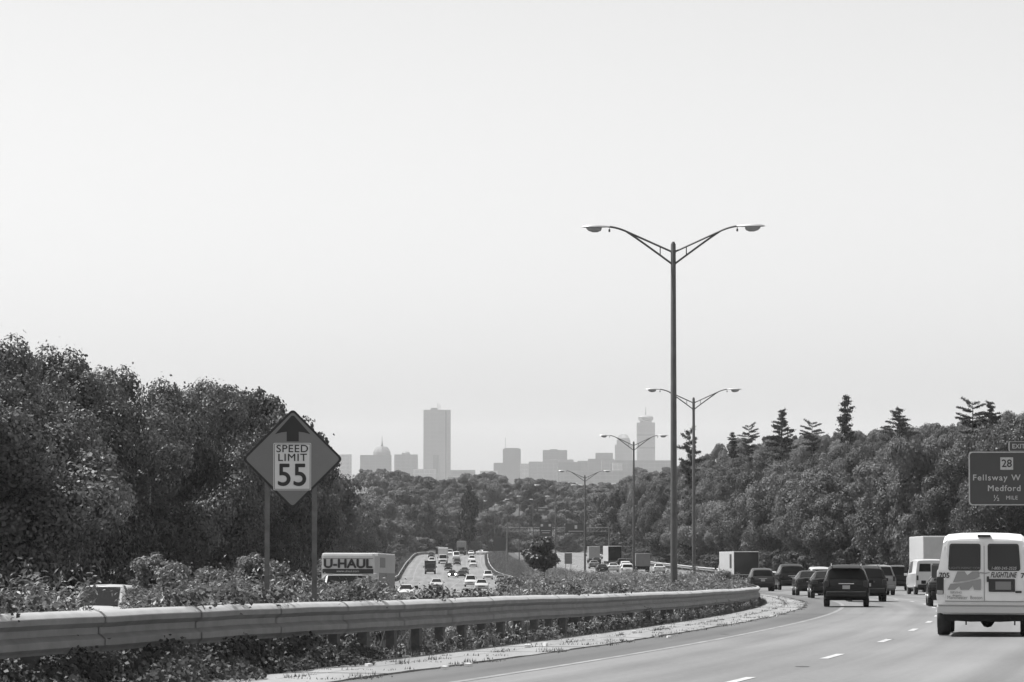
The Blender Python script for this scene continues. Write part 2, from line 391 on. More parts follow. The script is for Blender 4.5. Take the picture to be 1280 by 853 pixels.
# tallest glass slab
D = 10000
t = thing('glass_skyscraper', 'tallest slab-sided glass tower with a dark vertical notch down its right side', 'skyscraper', (px2x(546.3, D), D, BASE))
H = zt(512.5, D)-BASE; s = D/F
def poly(mb, pts, z0, z1):
    n = len(pts); mb.add([(x, y, z0) for x, y in pts]+[(x, y, z1) for x, y in pts], [tuple(range(n))[::-1], tuple(range(n, 2*n))]+[(i, (i+1) % n, (i+1) % n+n, i+n) for i in range(n)])
mb = MB(); poly(mb, [(-17*s, 4), (10*s, 0), (10*s, 9), (12.2*s, 9), (12.2*s, 0), (17*s, 12), (12*s, 40), (-15*s, 36)], 0, H); mb.build('wall', M['fac_glass'], t)
mb = MB(); mb.box((11.1*s, 8, H/2-1), (2.1*s, 1.4, H-2)); mb.build('notch', M['fac_dark'], t)
mb = MB(); mb.box((-4*s, 15, H+3), (8*s, 12, 6)); mb.build('roof_plant', M['fac_a'], t)
mb = MB(); mb.tube([(1*s, 15, H), (1*s, 15, H+20)], 1.0, 6); mb.tube([(3.6*s, 15, H), (3.6*s, 15, H+17)], .8, 6); mb.build('antenna', M['fac_dark'], t)
block('office_block', 'narrow dark block standing in front of the foot of the tallest glass tower', 9600, 541.5, 548.5, 570.5, 30, 'fac_b')
# round topped tower with the observation crown
D = 10600; s = D/F
t = thing('crowned_skyscraper', 'slender grey tower with a wider round crown and a mast at the right', 'skyscraper', (px2x(807.5, D), D, BASE))
H = zt(528.5, D)-BASE; mb = MB(); mb.box((0, 25, H/2), (22.5*s, 50, H)); mb.build('wall', M['fac_glass'], t)
for zz in (544, 560): part_box(t, 'band', (0, 24.6, zt(zz, D)-BASE), (22.7*s, 50, 4), 'fac_dark')
mb = MB(); mb.lathe([(7.5*s, 0), (7.5*s, 2.2*s), (9.3*s, 3.4*s), (9.5*s, 7*s), (7.8*s, 8.4*s), (3*s, 9.6*s)], (0, 25, H), n=24); mb.build('crown_deck', M['fac_glass'], t)
mb = MB(); mb.tube([(0, 25, H+9*s), (0, 25, H+19.5*s)], [2.0, .7], 6); mb.build('mast', M['fac_dark'], t)
# stepped tower with the open dome
D = 10500; s = D/F
t = thing('stepped_skyscraper', 'stepped tower with a ribbed pointed dome just left of the crowned tower', 'skyscraper', (px2x(779.5, D), D, BASE))
H = zt(556, D)-BASE; mb = MB(); mb.box((0, 25, H/2), (21.5*s, 44, H)); mb.box((0, 25, H+3*s), (17*s, 38, 6*s)); mb.box((0.5*s, 25, H+6.5*s), (14*s, 34, 3*s)); mb.build('wall', M['fac_glass'], t)
mb = MB()
for k in range(8):
    q = k*math.pi/8
    mb.tube([(math.cos(q)*6.5*s*math.cos(a), 25+math.sin(q)*14*math.cos(a), H+7.5*s+6*s*math.sin(a)) for a in [i*math.pi/10 for i in range(11)]], 1.1, 5)
mb.build('dome', M['fac_c'], t)
# domed tower with the little spire
D = 9800; s = D/F
t = thing('domed_office_tower', 'broad block with a hexagonal dome and short spire left of the tallest tower', 'office tower', (px2x(469.5, D), D, BASE))
H = zt(569, D)-BASE; mb = MB(); mb.box((0, 25, H/2), (38.5*s, 50, H)); mb.build('wall', M['fac_b'], t)
mb = MB(); mb.lathe([(11*s, 0), (11*s, 3.5*s), (9*s, 7.5*s), (6.8*s, 10.2*s), (2*s, 10.8*s)], (7.5*s, 25, H), n=12); mb.build('dome', M['fac_a'], t)
mb = MB(); mb.lathe([(1.9*s, 0), (1.0*s, 4*s), (.5*s, 8*s), (.12*s, 15*s)], (7.8*s, 25, H+10*s), n=8); mb.build('spire', M['fac_dark'], t)
t, H, W = block('office_block', 'square block with a rounded penthouse between the domed block and the tallest tower', 10000, 493, 522, 569.5, 50, 'fac_a')
mb = MB(); mb.lathe([(5.3*2.5, 0), (5.3*2.5, 3*2.5), (3.8*2.5, 4.6*2.5), (1, 4.9*2.5)], (-1, 25, H), n=14); mb.build('penthouse', M['fac_a'], t)
block('office_block', 'flat topped block half hidden behind the diamond sign at the left end of the skyline', 10000, 424, 439, 569.5, 40, 'fac_c')
low = [(516, 545, 588, 9000, 'fac_c', 'low pale building between the square block and the tallest tower'), (563, 594, 589, 9300, 'fac_a', 'long low building right of the foot of the tallest tower'),
       (600, 622, 590, 9300, 'fac_c', 'low pale building beyond the treetops left of the dark twin blocks'),
       (617, 650, 580, 9800, 'fac_b', 'wide low block under the dark square topped tower'), (650, 661, 581, 9600, 'fac_c', 'pale low block beside the dark square topped tower'),
       (661, 682, 578.5, 9700, 'fac_a', 'mid height block left of the broad notched tower'), (680, 717, 576, 9400, 'fac_a', 'wide block below the broad notched tower'),
       (697, 726, 579, 9000, 'fac_b', 'dark lower block in front of the broad notched tower'), (722, 738, 577.5, 9700, 'fac_b', 'small dark block between the notched tower and the square penthouse block'),
       (735, 768, 575, 9500, 'fac_b', 'wide dark block under the square penthouse block'), (752, 800, 577, 9100, 'fac_a', 'long mid grey block at the foot of the stepped tower'),
       (766, 778, 580, 8700, 'fac_c', 'narrow pale slab in front of the stepped tower'), (796, 840, 577, 9300, 'fac_a', 'wide block at the foot of the crowned tower'),
       (700, 830, 590, 8500, 'fac_a', 'long low row of hazy buildings below the skyline at the right')]
for a, b, py, D, m, lab in low: block('city_block', lab, D, a, b, py, 40, m, 'city building')
t, H, W = block('office_tower', 'dark square topped tower standing alone in the middle of the skyline', 9900, 628.5, 651, 562.5, 50, 'fac_b')
mb = MB(); mb.tube([(-W*.36, 20, H), (-W*.36, 20, H+38)], .7, 5); mb.build('antenna', M['fac_dark'], t); part_box(t, 'roof_plant', (0, 25, H+3), (W*.8, 36, 5), 'fac_b')
t, H, W = block('office_tower', 'broad tower with a notched roofline in the middle of the skyline', 9900, 678.5, 709, 564, 50, 'fac_b')
part_box(t, 'roof_plant', (-W*.05, 25, H+2.5), (W*.3, 30, 6), 'fac_b'); part_box(t, 'pale_panel', (-W*.05, -1, H-36), (W*.3, 3, 20), 'fac_c')
block('office_tower', 'square penthouse block with a thin roof slab left of the stepped tower', 9900, 744.5, 766, 567.5, 40, 'fac_b')
# pale sheds and town roofs on the plain below the city
rnd = random.Random(21)
for i, (a, b, py, D) in enumerate([(700, 722, 604.5, 4300), (712, 728, 607, 3900), (756, 786, 605, 4200), (762, 772, 609, 3500), (790, 806, 607, 3800), (560, 578, 596, 5200), (572, 588, 598, 4700), (737, 745, 608, 3700)]):
    t = thing('flat_roofed_shed', ['pale flat roofed shed on the hazy plain left of the fourth street lamp', 'lower pale shed just in front of the one left of the fourth lamp', 'longest pale roof on the hazy plain left of the third street lamp', 'short pale shed in front of the longest pale roof',
        'pale shed on the plain touching the third lamp pole', 'pale shed just over the trees right of the tallest tower', 'lower pale shed over the trees right of the tallest tower', 'small shed on the plain right of the fourth lamp head'][i], 'shed', (px2x((a+b)/2, D), D, -60), group='pale sheds on the far plain')
    h = zt(py, D)+60; mb = MB(); mb.box((0, 15, h/2), (px2x(640+b-a, D), 30, h)); mb.build('wall', M['fac_c'], t)
    mb = MB(); mb.box((0, 15, h+.4), (px2x(640+b-a, D)*1.02, 31, .8)); mb.build('roof', M['roofs'], t)
# gabled house among the trees at the left
D = 1400; x = px2x(452, D); zb = zt(617, D)-10.8
M['house_wall'] = mat('house_wall', .25, .8)
t = thing('gabled_house', 'small house whose pale gabled roof shows among the trees right of the diamond sign', 'house', (x, D, zb), (0, 0, R(12)))
t.scale = (2, 2, 2)
mb = MB(); mb.box((0, 3, 2.7), (4.6, 7, 5.4)); mb.build('wall', M['house_wall'], t)
mb = MB(); mb.add([(-2.6, -.8, 5.4), (2.6, -.8, 5.4), (1.0, .9, 7.0), (-1.4, .9, 7.0), (-2.6, 7, 5.4), (2.6, 7, 5.4), (1.0, 6, 7), (-1.4, 6, 7)], [(0, 1, 2, 3), (1, 5, 6, 2), (5, 4, 7, 6), (4, 0, 3, 7), (3, 2, 6, 7), (0, 4, 5, 1)]); rf = mb.build('roof', mat('pale_shingles', .19, .8, noise=.15, nscale=3), t)
mb = MB(); mb.box((-1.2, 4, 7.3), (.5, .5, 1.6)); mb.build('chimney', M['fac_b'], rf)
mb = MB(); mb.box((-1.1, -.52, 4.2), (.9, .06, 1.3)); mb.build('window', M['glass'], t); mb = MB(); mb.box((1.1, -.52, 4.2), (.9, .06, 1.3)); mb.build('window', M['glass'], t)
# ------------------------------------------------------------------ guardrails
M['steel_dark'] = mat('splice_steel', .14, .6, noise=.25, nscale=4)
M['sunlit_zinc'] = mat('sunlit_top_zinc', .42, .45, noise=.12, nscale=2.5, metal=.2)  # paler galvanised steel, with sunlight on the rail top painted into its colour
railtop = lin([(0, 1.0), (36, .99), (50, .98), (64, .95), (85, .88), (140, .76), (400, .76)])
WPROF = [(-.04, 0), (.02, -.022), (.055, -.05), (.095, -.088), (.095, -.145), (.012, -.205), (.012, -.285), (.095, -.345), (.095, -.425), (.05, -.47), (.035, -.50), (.02, -.502)]
def guardrail(name, label, uf, zf, side, y0, y1, step_post, step_beam, top, wood=True, hs=1.0):
    yb = y0; t = thing(name, label, 'guardrail', (A(y0)+uf(y0), y0, zf(y0)))
    L = Vector(t.location); mb = MB(); ys = []
    while yb < y1: ys.append(yb); yb += step_beam
    P = WPROF; n = len(P)*2; vs = []
    for y in ys:
        sl = (A(y+1)-A(y-1))/2; nx, ny = 1/math.hypot(1, sl), -sl/math.hypot(1, sl)
        wob = .004*math.sin(y*1.7)+.008*math.sin(y*.31)
        for inner in (0, 1):
            for k, (o, z) in enumerate(P if not inner else P[::-1]):
                o2 = (o-(.006 if inner else 0))*side
                vs.append(Vector((A(y)+uf(y)+nx*o2, y+ny*o2, zf(y)+top(y)+wob+z*hs))-L)
    mb.add(vs, [(i*n+k, i*n+(k+1) % n, (i+1)*n+(k+1) % n, (i+1)*n+k) for i in range(len(ys)-1) for k in range(n)]+[tuple(range(n)), tuple(range((len(ys)-1)*n, len(ys)*n))])
    mb.build('beam', M['steel_old'], t, smooth=18)
    tb_ = MB(); vs = []  # separate strip along the beam's top that carries the painted sunlit band
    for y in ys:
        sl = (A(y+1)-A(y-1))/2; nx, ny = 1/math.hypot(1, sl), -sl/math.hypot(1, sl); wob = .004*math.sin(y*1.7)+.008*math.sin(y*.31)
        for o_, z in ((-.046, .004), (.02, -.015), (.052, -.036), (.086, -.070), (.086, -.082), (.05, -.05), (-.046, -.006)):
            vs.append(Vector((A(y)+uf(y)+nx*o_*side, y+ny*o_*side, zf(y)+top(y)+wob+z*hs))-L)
    n = 7; tb_.add(vs, [(i*n+k, i*n+(k+1) % n, (i+1)*n+(k+1) % n, (i+1)*n+k) for i in range(len(ys)-1) for k in range(n)]); tb_.build('sunlit_top_edge', M['sunlit_zinc'], t, smooth=40)
    if wood:
        k = 0; y = y0+2.2
        while y < 150:
            sp = MB(); vv = []
            for yy in (y-.03, y+.03):
                sl = (A(yy+1)-A(yy-1))/2; nx, ny = 1/math.hypot(1, sl), -sl/math.hypot(1, sl)
                for o_, z in [(-.05, .012)]+[(a_+.010, b_+(.008 if b_ > -.1 else 0)) for a_, b_ in P[1:]]:
                    vv.append(Vector((A(yy)+uf(yy)+nx*o_*side, yy+ny*o_*side, zf(yy)+top(yy)+z))-L)
            q = len(P); sp.add(vv, [(i_, i_+1, q+i_+1, q+i_) for i_ in range(q-1)]); sp.build('splice_plate', M['steel_dark'], t); y += 3.81
    y = y0+.4; pm = MB(); h0 = 1.0
    pm.box((0, 0, .30), (.15, .2, 1.5)); pmesh = pm.mesh('post', M['post'])
    bm_ = MB(); bm_.box((0, 0, -.22), (.14, .12, .34)); bmesh_ = bm_.mesh('spacer_block', M['post'])
    bo = MB()
    bo.lathe([(.018, 0), (.018, .02), (.008, .026)], (0, 0, 0), 'x', 8)
    bomesh = bo.mesh('bolt', M['text_dark']); i = 0
    while y < y1-1 and i < 100:
        sl = (A(y+1)-A(y-1))/2; rz = -math.atan(sl)
        p = Vector((A(y)+uf(y)-side*.16, y, zf(y)+top(y)-1.12))-L
        po = obj('post', pmesh, t, p, (0, 0, rz))
        if y < 130 and wood:
            obj('spacer_block', bmesh_, po, (side*.072, 0, 1.1))
            for dz in (-.115, -.385): obj('bolt', bomesh, po, (side*.165, 0, 1.12+dz-.0), (0, 0, 0 if side > 0 else math.pi))
        y += step_post; i += 1
    return t
guardrail('guardrail', 'weathered steel guardrail on timber posts curving along the near side of the median', lambda y: 1.2, zS, 1, 22, 300, 1.905, 1.27, railtop)
gl = guardrail('guardrail', 'steel guardrail along the far outer edge of the left carriageway', lambda y: -OFF(y)-WN-.6, zN, 1, 430, 1000, 7.6, 7.6, lambda y: .78, False)
guardrail('guardrail', 'short bright guardrail where the median meets the oncoming lanes', lambda y: -OFF(y)+.9, zN, -1, 560, 930, 7.6, 7.6, lambda y: .78, False)
guardrail('guardrail', 'steel guardrail at the foot of the wooded hill right of the distant traffic', lambda y: WS+.4, zS, -1, 345, 820, 6, 6, lambda y: .85, False)
# ------------------------------------------------------------------ twin armed street lamps in the median
def lamp_meshes():
    d = {}
    p = MB(); p.tube([(0, 0, -.3), (0, 0, 12.75), (0, 0, 12.85)], [.125, .085, .04], 12); d['pole'] = p.mesh('pole', M['pole'], 40)
    b = MB(); b.lathe([(.20, -.3), (.20, .18), (.15, .24), (.135, .5)], n=12); d['base'] = b.mesh('base', M['pole'], 40)
    def bez(p0, p1, p2, n=9): return [tuple((1-t)**2*a+2*t*(1-t)*b+t*t*c for a, b, c in zip(p0, p1, p2)) for t in [i/n for i in range(n+1)]]
    a = MB(); a.tube([(.06, 0, 12.5), (1.62, 0, 13.22)], .035, 8); a.tube(bez((.06, 0, 12.08), (1.25, 0, 12.98), (1.55, 0, 13.17))+bez((1.62, 0, 13.22), (2.05, 0, 13.42), (2.5, 0, 13.40)), .036, 8)
    a.tube([(.45, 0, 12.67), (.45, 0, 12.37)], .02, 6); a.tube([(.09, 0, 12.5), (.02, 0, 12.5)], .06, 6); a.tube([(.09, 0, 12.1), (.02, 0, 12.1)], .06, 6)
    d['arm'] = a.mesh('arm', M['pole'], 40)
    h = MB()                                        # cobra head: tapered shell
    st = [(2.18, .05, .04), (2.34, .10, .06), (2.55, .16, .085), (2.85, .18, .09), (3.05, .13, .065), (3.16, .03, .02)]; n = 14; vs = []
    for x, w, hh in st:
        for k in range(n):
            q = 2*math.pi*k/n; zz = math.sin(q); vs.append((x, w*math.cos(q), 13.38+hh*(zz if zz > 0 else zz*.35)))
    h.add(vs, [(i*n+k, i*n+(k+1) % n, (i+1)*n+(k+1) % n, (i+1)*n+k) for i in range(len(st)-1) for k in range(n)]+[tuple(range(n)), tuple(range(5*n, 6*n))])
    d['lamp_head'] = h.mesh('lamp_head', M['lamp_shell'], 50)
    l = MB(); l.lathe([(.155, -.01), (.15, -.06), (.12, -.13), (.05, -.175)], (0, 0, 13.37), n=18); l.v = [(2.74+x*1.75+(z-13.37)*.25, y, z) for x, y, z in l.v]; d['lens'] = l.mesh('lens', M['lamp_glass'], 50)
    c = MB(); c.lathe([(.03, 0), (.035, -.08), (.02, -.1)], (2.2, 0, 13.3), n=8); c.tube([(2.2, 0, 13.38), (2.2, 0, 13.28)], .01, 5); d['photocell'] = c.mesh('photocell', M['pole'])
    return d
LM = lamp_meshes()
def lamp(px, y, label, group='twin armed street lamps down the median', zb=None, top=None):
    x = px2x(px, y); z = tz(x, y) if zb is None else zb; sc = 1
    if top: sc = ((HOR-top)/F*y-z)/12.85
    t = thing('street_lamp', label, 'street lamp', (x, y, z), (0, 0, -math.atan((A(y+2)-A(y-2))/4)*.5), group); 
    t.scale = (1, 1, sc)
    obj('base', LM['base'], t); obj('pole', LM['pole'], t)
    for rz in (0, math.pi):
        a = obj('arm', LM['arm'], t, None, (0, 0, rz)); h = obj('lamp_head', LM['lamp_head'], t, None, (0, 0, rz))
        obj('lens', LM['lens'], h); obj('photocell', LM['photocell'], h)
lamp(842, 110, 'nearest and tallest twin armed street lamp standing clear against the sky', top=302)
lamp(867, 210, 'second street lamp just right of the tall nearest pole in front of the wooded hill', top=497)
lamp(792, 293, 'third street lamp whose arms cross the skyline in front of the stepped tower', top=552)
lamp(731, 381, 'fourth street lamp rising out of the median weeds left of the third', top=594)
lamp(694.5, 470, 'fifth street lamp standing behind the small round tree in the median', top=611)
lamp(666.5, 600, 'sixth street lamp left of the small round tree, its heads glinting against the woods', top=624)
lamp(649, 700, 'small distant street lamp between the sixth lamp and the overhead sign post', top=627.5)
for px, y, tp, lb in ((634, 800, 634, 'tiny far street lamp just left of the gantry end post'), (618.5, 900, 629, 'tiniest street lamp above the dark back of the ground sign')): lamp(px, y, lb, 'far street lamps among the trees', top=tp)

# ------------------------------------------------------------------ diamond speed sign
D = 54.0; s = D/F; cx = px2x(366, D); cz = zt(574, D)
def rrect(w, h, r, n=5):
    p = []
    for cxx, cyy, a0 in ((w/2-r, h/2-r, 0), (-w/2+r, h/2-r, 90), (-w/2+r, -h/2+r, 180), (w/2-r, -h/2+r, 270)):
        for k in range(n+1): q = R(a0+90*k/n); p.append((cxx+r*math.cos(q), cyy+r*math.sin(q)))
    return p
def rot2(p, a): c, s_ = math.cos(a), math.sin(a); return [(x*c-y*s_, x*s_+y*c) for x, y in p]
sign = thing('speed_limit_sign', 'diamond shaped speed limit 55 ahead warning sign on two posts behind the guardrail', 'road sign', (cx, D, cz), (0, 0, R(4)))
M['sign_face'] = mat('sign_face', .19, .45, noise=.06, nscale=2); M['white_face'] = mat('white_sheeting', .72, .5, noise=.05, nscale=3)
side = 89*s
mb = MB(); mb.prism(rot2(rrect(side, side, .07), R(45)), -.004, .004); mb.build('border', M['text_dark'], sign)
mb = MB(); mb.prism(rot2(rrect(side-.075, side-.075, .05), R(45)), -.008, -.0045); mb.build('panel', M['sign_face'], sign)
ar = [(-24, 33), (24, 33), (24, 34), (0, 57), (-24, 34)]
mb = MB(); k = s
mb.prism([(x*k, z*k) for x, z in [(-7.5, 22), (7.5, 22), (7.5, 34), (-7.5, 34)]], -.012, -.0085)
mb.prism([(x*k, z*k) for x, z in [(-22, 31), (-14, 33.2), (-7.5, 34), (7.5, 34), (14, 33.2), (22, 31), (1.5, 54), (-1.5, 54)]], -.0125, -.0085)
mb.build('arrow', M['text_dark'], sign)
mb = MB(); mb.prism([(x-.5*s, z-9.5*s) for x, z in rrect(47*s, 59*s, .02)], -.012, -.0085); wp = mb.build('white_plate', M['white_face'], sign)
mb = MB()
w, h, tk = 44.5*s, 56.5*s, .012
for c, d in (((0, h/2), (w, tk)), ((0, -h/2), (w, tk)), ((-w/2, 0), (tk, h)), ((w/2, 0), (tk, h))): mb.box((c[0]-.5*s, -.0135, c[1]-9.5*s), (d[0], .003, d[1]))
mb.build('plate_border', M['sign_face'], wp)
text('lettering', 'SPEED', 13*s, M['text_dark'], wp, (-.5*s, -.014, 12.5*s), thick=.0015, sx=1.08, spacing=1.08)
text('lettering', 'LIMIT', 13*s, M['text_dark'], wp, (-.5*s, -.014, 1.5*s), thick=.0015, sx=1.08, spacing=1.12)
text('numerals', '55', 39*s, M['text_dark'], wp, (-.5*s, -.014, -21.2*s), thick=.007, sx=.98, spacing=1.02)
for dx, tp in ((-31.5, -28), (27.5, -35)):
    mb = MB(); x = dx*s; zg = tz(cx+x, D)-cz-.2; x2 = x
    mb.box((x, .07, (zg+tp*s+.5)/2), (.085, .05, tp*s+.5-zg)); mb.box((x, .05, (zg+tp*s+.5)/2), (.03, .03, tp*s+.5-zg)); mb.build('post', mat('sign_post', .16, .7, noise=.3, nscale=4), sign)

# ------------------------------------------------------------------ overhead exit sign at the right
D = 200.0; s = D/F; M['guide'] = mat('guide_sign_sheet', .055, .45, noise=.05, nscale=1.5)
x0, x1 = px2x(1210.5, D), px2x(1210.5, D)+6.6; cz = zt(598.3, D); hh = 67*s
ex = thing('overhead_exit_sign', 'dark overhead exit sign reading Fellsway and Medford above the right lanes', 'road sign', ((x0+x1)/2, D, cz))
W = x1-x0
mb = MB(); mb.prism(rrect(W, hh, .22), -.02, .02); mb.build('border', M['text_light'], ex)
mb = MB(); mb.prism(rrect(W-.14, hh-.14, .18), -.04, -.021); mb.build('panel', M['guide'], ex)
tl = px2x(1260.5, D)-(x0+x1)/2
mb = MB(); mb.prism([(x+tl+1.05, z+hh/2+6.2*s+.02) for x, z in rrect(2.1, 12.4*s, .08)], -.02, .02); tb = mb.build('exit_tab', M['text_light'], ex)
mb = MB(); mb.prism([(x+tl+1.05, z+hh/2+6.2*s+.02) for x, z in rrect(1.98, 11.2*s, .06)], -.04, -.021); mb.build('tab_panel', M['guide'], tb)
def ox(px): return px2x(px, D)-(x0+x1)/2
def oz(py): return zt(py, D)-cz
text('lettering', 'EXIT 33', .40, M['text_light'], tb, (ox(1264.5), -.045, oz(558.3)), align='LEFT', thick=.006)
mb = MB(); mb.prism([(x+ox(1257.8), z+oz(579.7)) for x, z in rrect(16*s, 15.5*s, .03)], -.05, -.041); sh = mb.build('route_shield', M['text_light'], ex)
text('numerals', '28', .66, M['text_dark'], sh, (ox(1257.8), -.055, oz(579.9)), thick=.012)
text('lettering', 'Fellsway W', .52, M['text_light'], ex, (ox(1215), -.045, oz(597.5)), align='LEFT', spacing=1.18, thick=.006, sx=1.05)
text('lettering', 'Medford', .52, M['text_light'], ex, (ox(1233.5), -.045, oz(610.8)), align='LEFT', spacing=1.12, thick=.006, sx=1.05)
text('lettering', '\u00bd', .52, M['text_light'], ex, (ox(1240.5), -.045, oz(623)), align='LEFT', thick=.004)
text('lettering', 'MILE', .33, M['text_light'], ex, (ox(1256.5), -.045, oz(622.5)), align='LEFT', spacing=1.15, thick=.004)
xr = A(D)+WS+1.5-(x0+x1)/2; xr = max(xr, W/2+1.2)
mb = MB(); zg = zS(D)-cz
for zz in (-.8, .8): mb.tube([(-W/2+.4, .5, zz), (xr, .5, zz)], .07, 8)
for k in range(7):
    xa = -W/2+.4+k*(xr+W/2-.4)/7; xb = xa+(xr+W/2-.4)/7; mb.tube([(xa, .5, -.8 if k % 2 else .8), (xb, .5, .8 if k % 2 else -.8)], .04, 6)
for xx in (-W/2+.8, 0, W/2-.8): mb.box((xx, .22, 0), (.08, .5, hh*.9))
mb.build('truss_arm', M['steel_old'], ex, smooth=40)
mb = MB(); mb.tube([(xr, .5, zg-.3), (xr, .5, 1.3)], [.28, .2], 14); mb.build('post', M['steel_old'], ex, smooth=40)

# ------------------------------------------------------------------ distant sign gantry over the right carriageway
D = 745.0; s = D/F
gx = px2x(634, D); gz = zS(D)
ga = thing('sign_gantry', 'distant overhead gantry carrying two dark signs across the far lanes', 'sign gantry', (gx, D, gz))
L = px2x(761, D)-gx; zt0 = zt(662, D)-gz
mb = MB(); 
for zz in (zt0-.45, zt0+.45): mb.tube([(0, 0, zz), (L, 0, zz)], .09, 6)
for k in range(24): xa = k*L/24; mb.tube([(xa, 0, zt0-.45 if k % 2 else zt0+.45), (xa+L/24, 0, zt0+.45 if k % 2 else zt0-.45)], .05, 4)
mb.build('truss', M['steel_old'], ga)
for xx in (0, L):
    mb = MB(); mb.tube([(xx, 0, -4), (xx, 0, zt0+.6)], .16, 8); mb.build('post', M['steel_old'], ga)
for a, b, t0, t1 in ((674.5, 690, 652.5, 670.5), (706.5, 733, 654, 666.5)):
    mb = MB(); w = (b-a)*s; h = (t1-t0)*s; cxx = px2x((a+b)/2, D)-gx; czz = zt((t0+t1)/2, D)-gz
    mb.prism([(x+cxx, z+czz) for x, z in rrect(w, h, .2)], -.35, -.25); pn = mb.build('sign_panel', M['guide'], ga)
    mb = MB()
    if w < 3.4:
        for q in (-.32, .32): mb.box((cxx+q*w, -.37, czz+h*.27), (.55, .03, .55))
        mb.box((cxx, -.37, czz-.1*h), (w*.75, .03, .12)); mb.box((cxx, -.37, czz-.25*h), (w*.6, .03, .12))
    else:
        mb.box((cxx, -.37, czz+h*.12), (.6, .03, .8)); mb.box((cxx, -.37, czz-.3*h), (w*.7, .03, .12))
    mb.build('legend', M['text_light'], pn)
# dark back of a big ground sign beside the oncoming lanes
D = 820.0; s = D/F; x = px2x(624.5, D); zg = tz(x, D)
sb = thing('ground_sign', 'dark back of a tall board on two legs beside the oncoming lanes', 'road sign', (x, D, zg))
h0 = zt(688.5, D)-zg; h1 = zt(671.5, D)-zg
mb = MB(); mb.prism([(a, b+(h0+h1)/2) for a, b in rrect(15.5*s, h1-h0, .15)], -.05, .05); mb.build('board', M['fac_dark'], sb)
for q in (-.3, .3):
    mb = MB(); mb.box((q*15.5*s, .1, (h1-1)/2), (.16, .12, h1+.4)); mb.build('leg', M['steel_old'], sb)
# pale text board at the left edge of the far right-hand lanes
D = 452.0; s = D/F; x = px2x(710.2, D); zg = tz(x, D)
sb = thing('roadside_notice', 'small pale notice board with rows of text beside the far right-hand lanes', 'road sign', (x, D, zg))
h0 = zt(704.8, D)-zg; h1 = zt(691.3, D)-zg
mb = MB(); mb.prism([(a, b+(h0+h1)/2) for a, b in rrect(9.4*s, h1-h0, .05)], -.03, .03); bd = mb.build('board', mat('pale_board', .24, .6), sb)
mb = MB()
for k in range(5): mb.box((0, -.035, h1-.2-.26*k), (7.5*s*(.8+.2*((k*7) % 3)/2), .01, .08))
mb.build('legend', M['text_mid'], bd)
for q in (-.35, .35):
    mb = MB(); mb.box((q*9.4*s, .06, h1/2-.1), (.07, .05, h1-.1)); mb.build('leg', M['steel_old'], sb)
# ------------------------------------------------------------------ vehicles (local axes: x right, y forward, z up)
def ring(st):
    y, w, zb, zl, zt_, wt = st
    h = [(0, zb), (w*.82, zb), (w*.97, zb+.07), (w, zb+(zl-zb)*.45), (w*.985, zl-.02), (w*.955, zl+.02), (wt+.02, zt_-.07 if zt_-zl > .12 else zl+(zt_-zl)*.6), (wt-.05, zt_-.015), (wt*.6, zt_+.01), (0, zt_+.02)]
    return [(x, y, z) for x, z in h]+[(-x, y, z) for x, z in h[-2:0:-1]]
def loft(sts):
    mb = MB(); n = len(ring(sts[0])); vs = [p for s_ in sts for p in ring(s_)]
    mb.add(vs, [(i*n+k, i*n+(k+1) % n, (i+1)*n+(k+1) % n, (i+1)*n+k) for i in range(len(sts)-1) for k in range(n)]+[tuple(range(n)), tuple(range((len(sts)-1)*n, len(sts)*n))])
    return mb
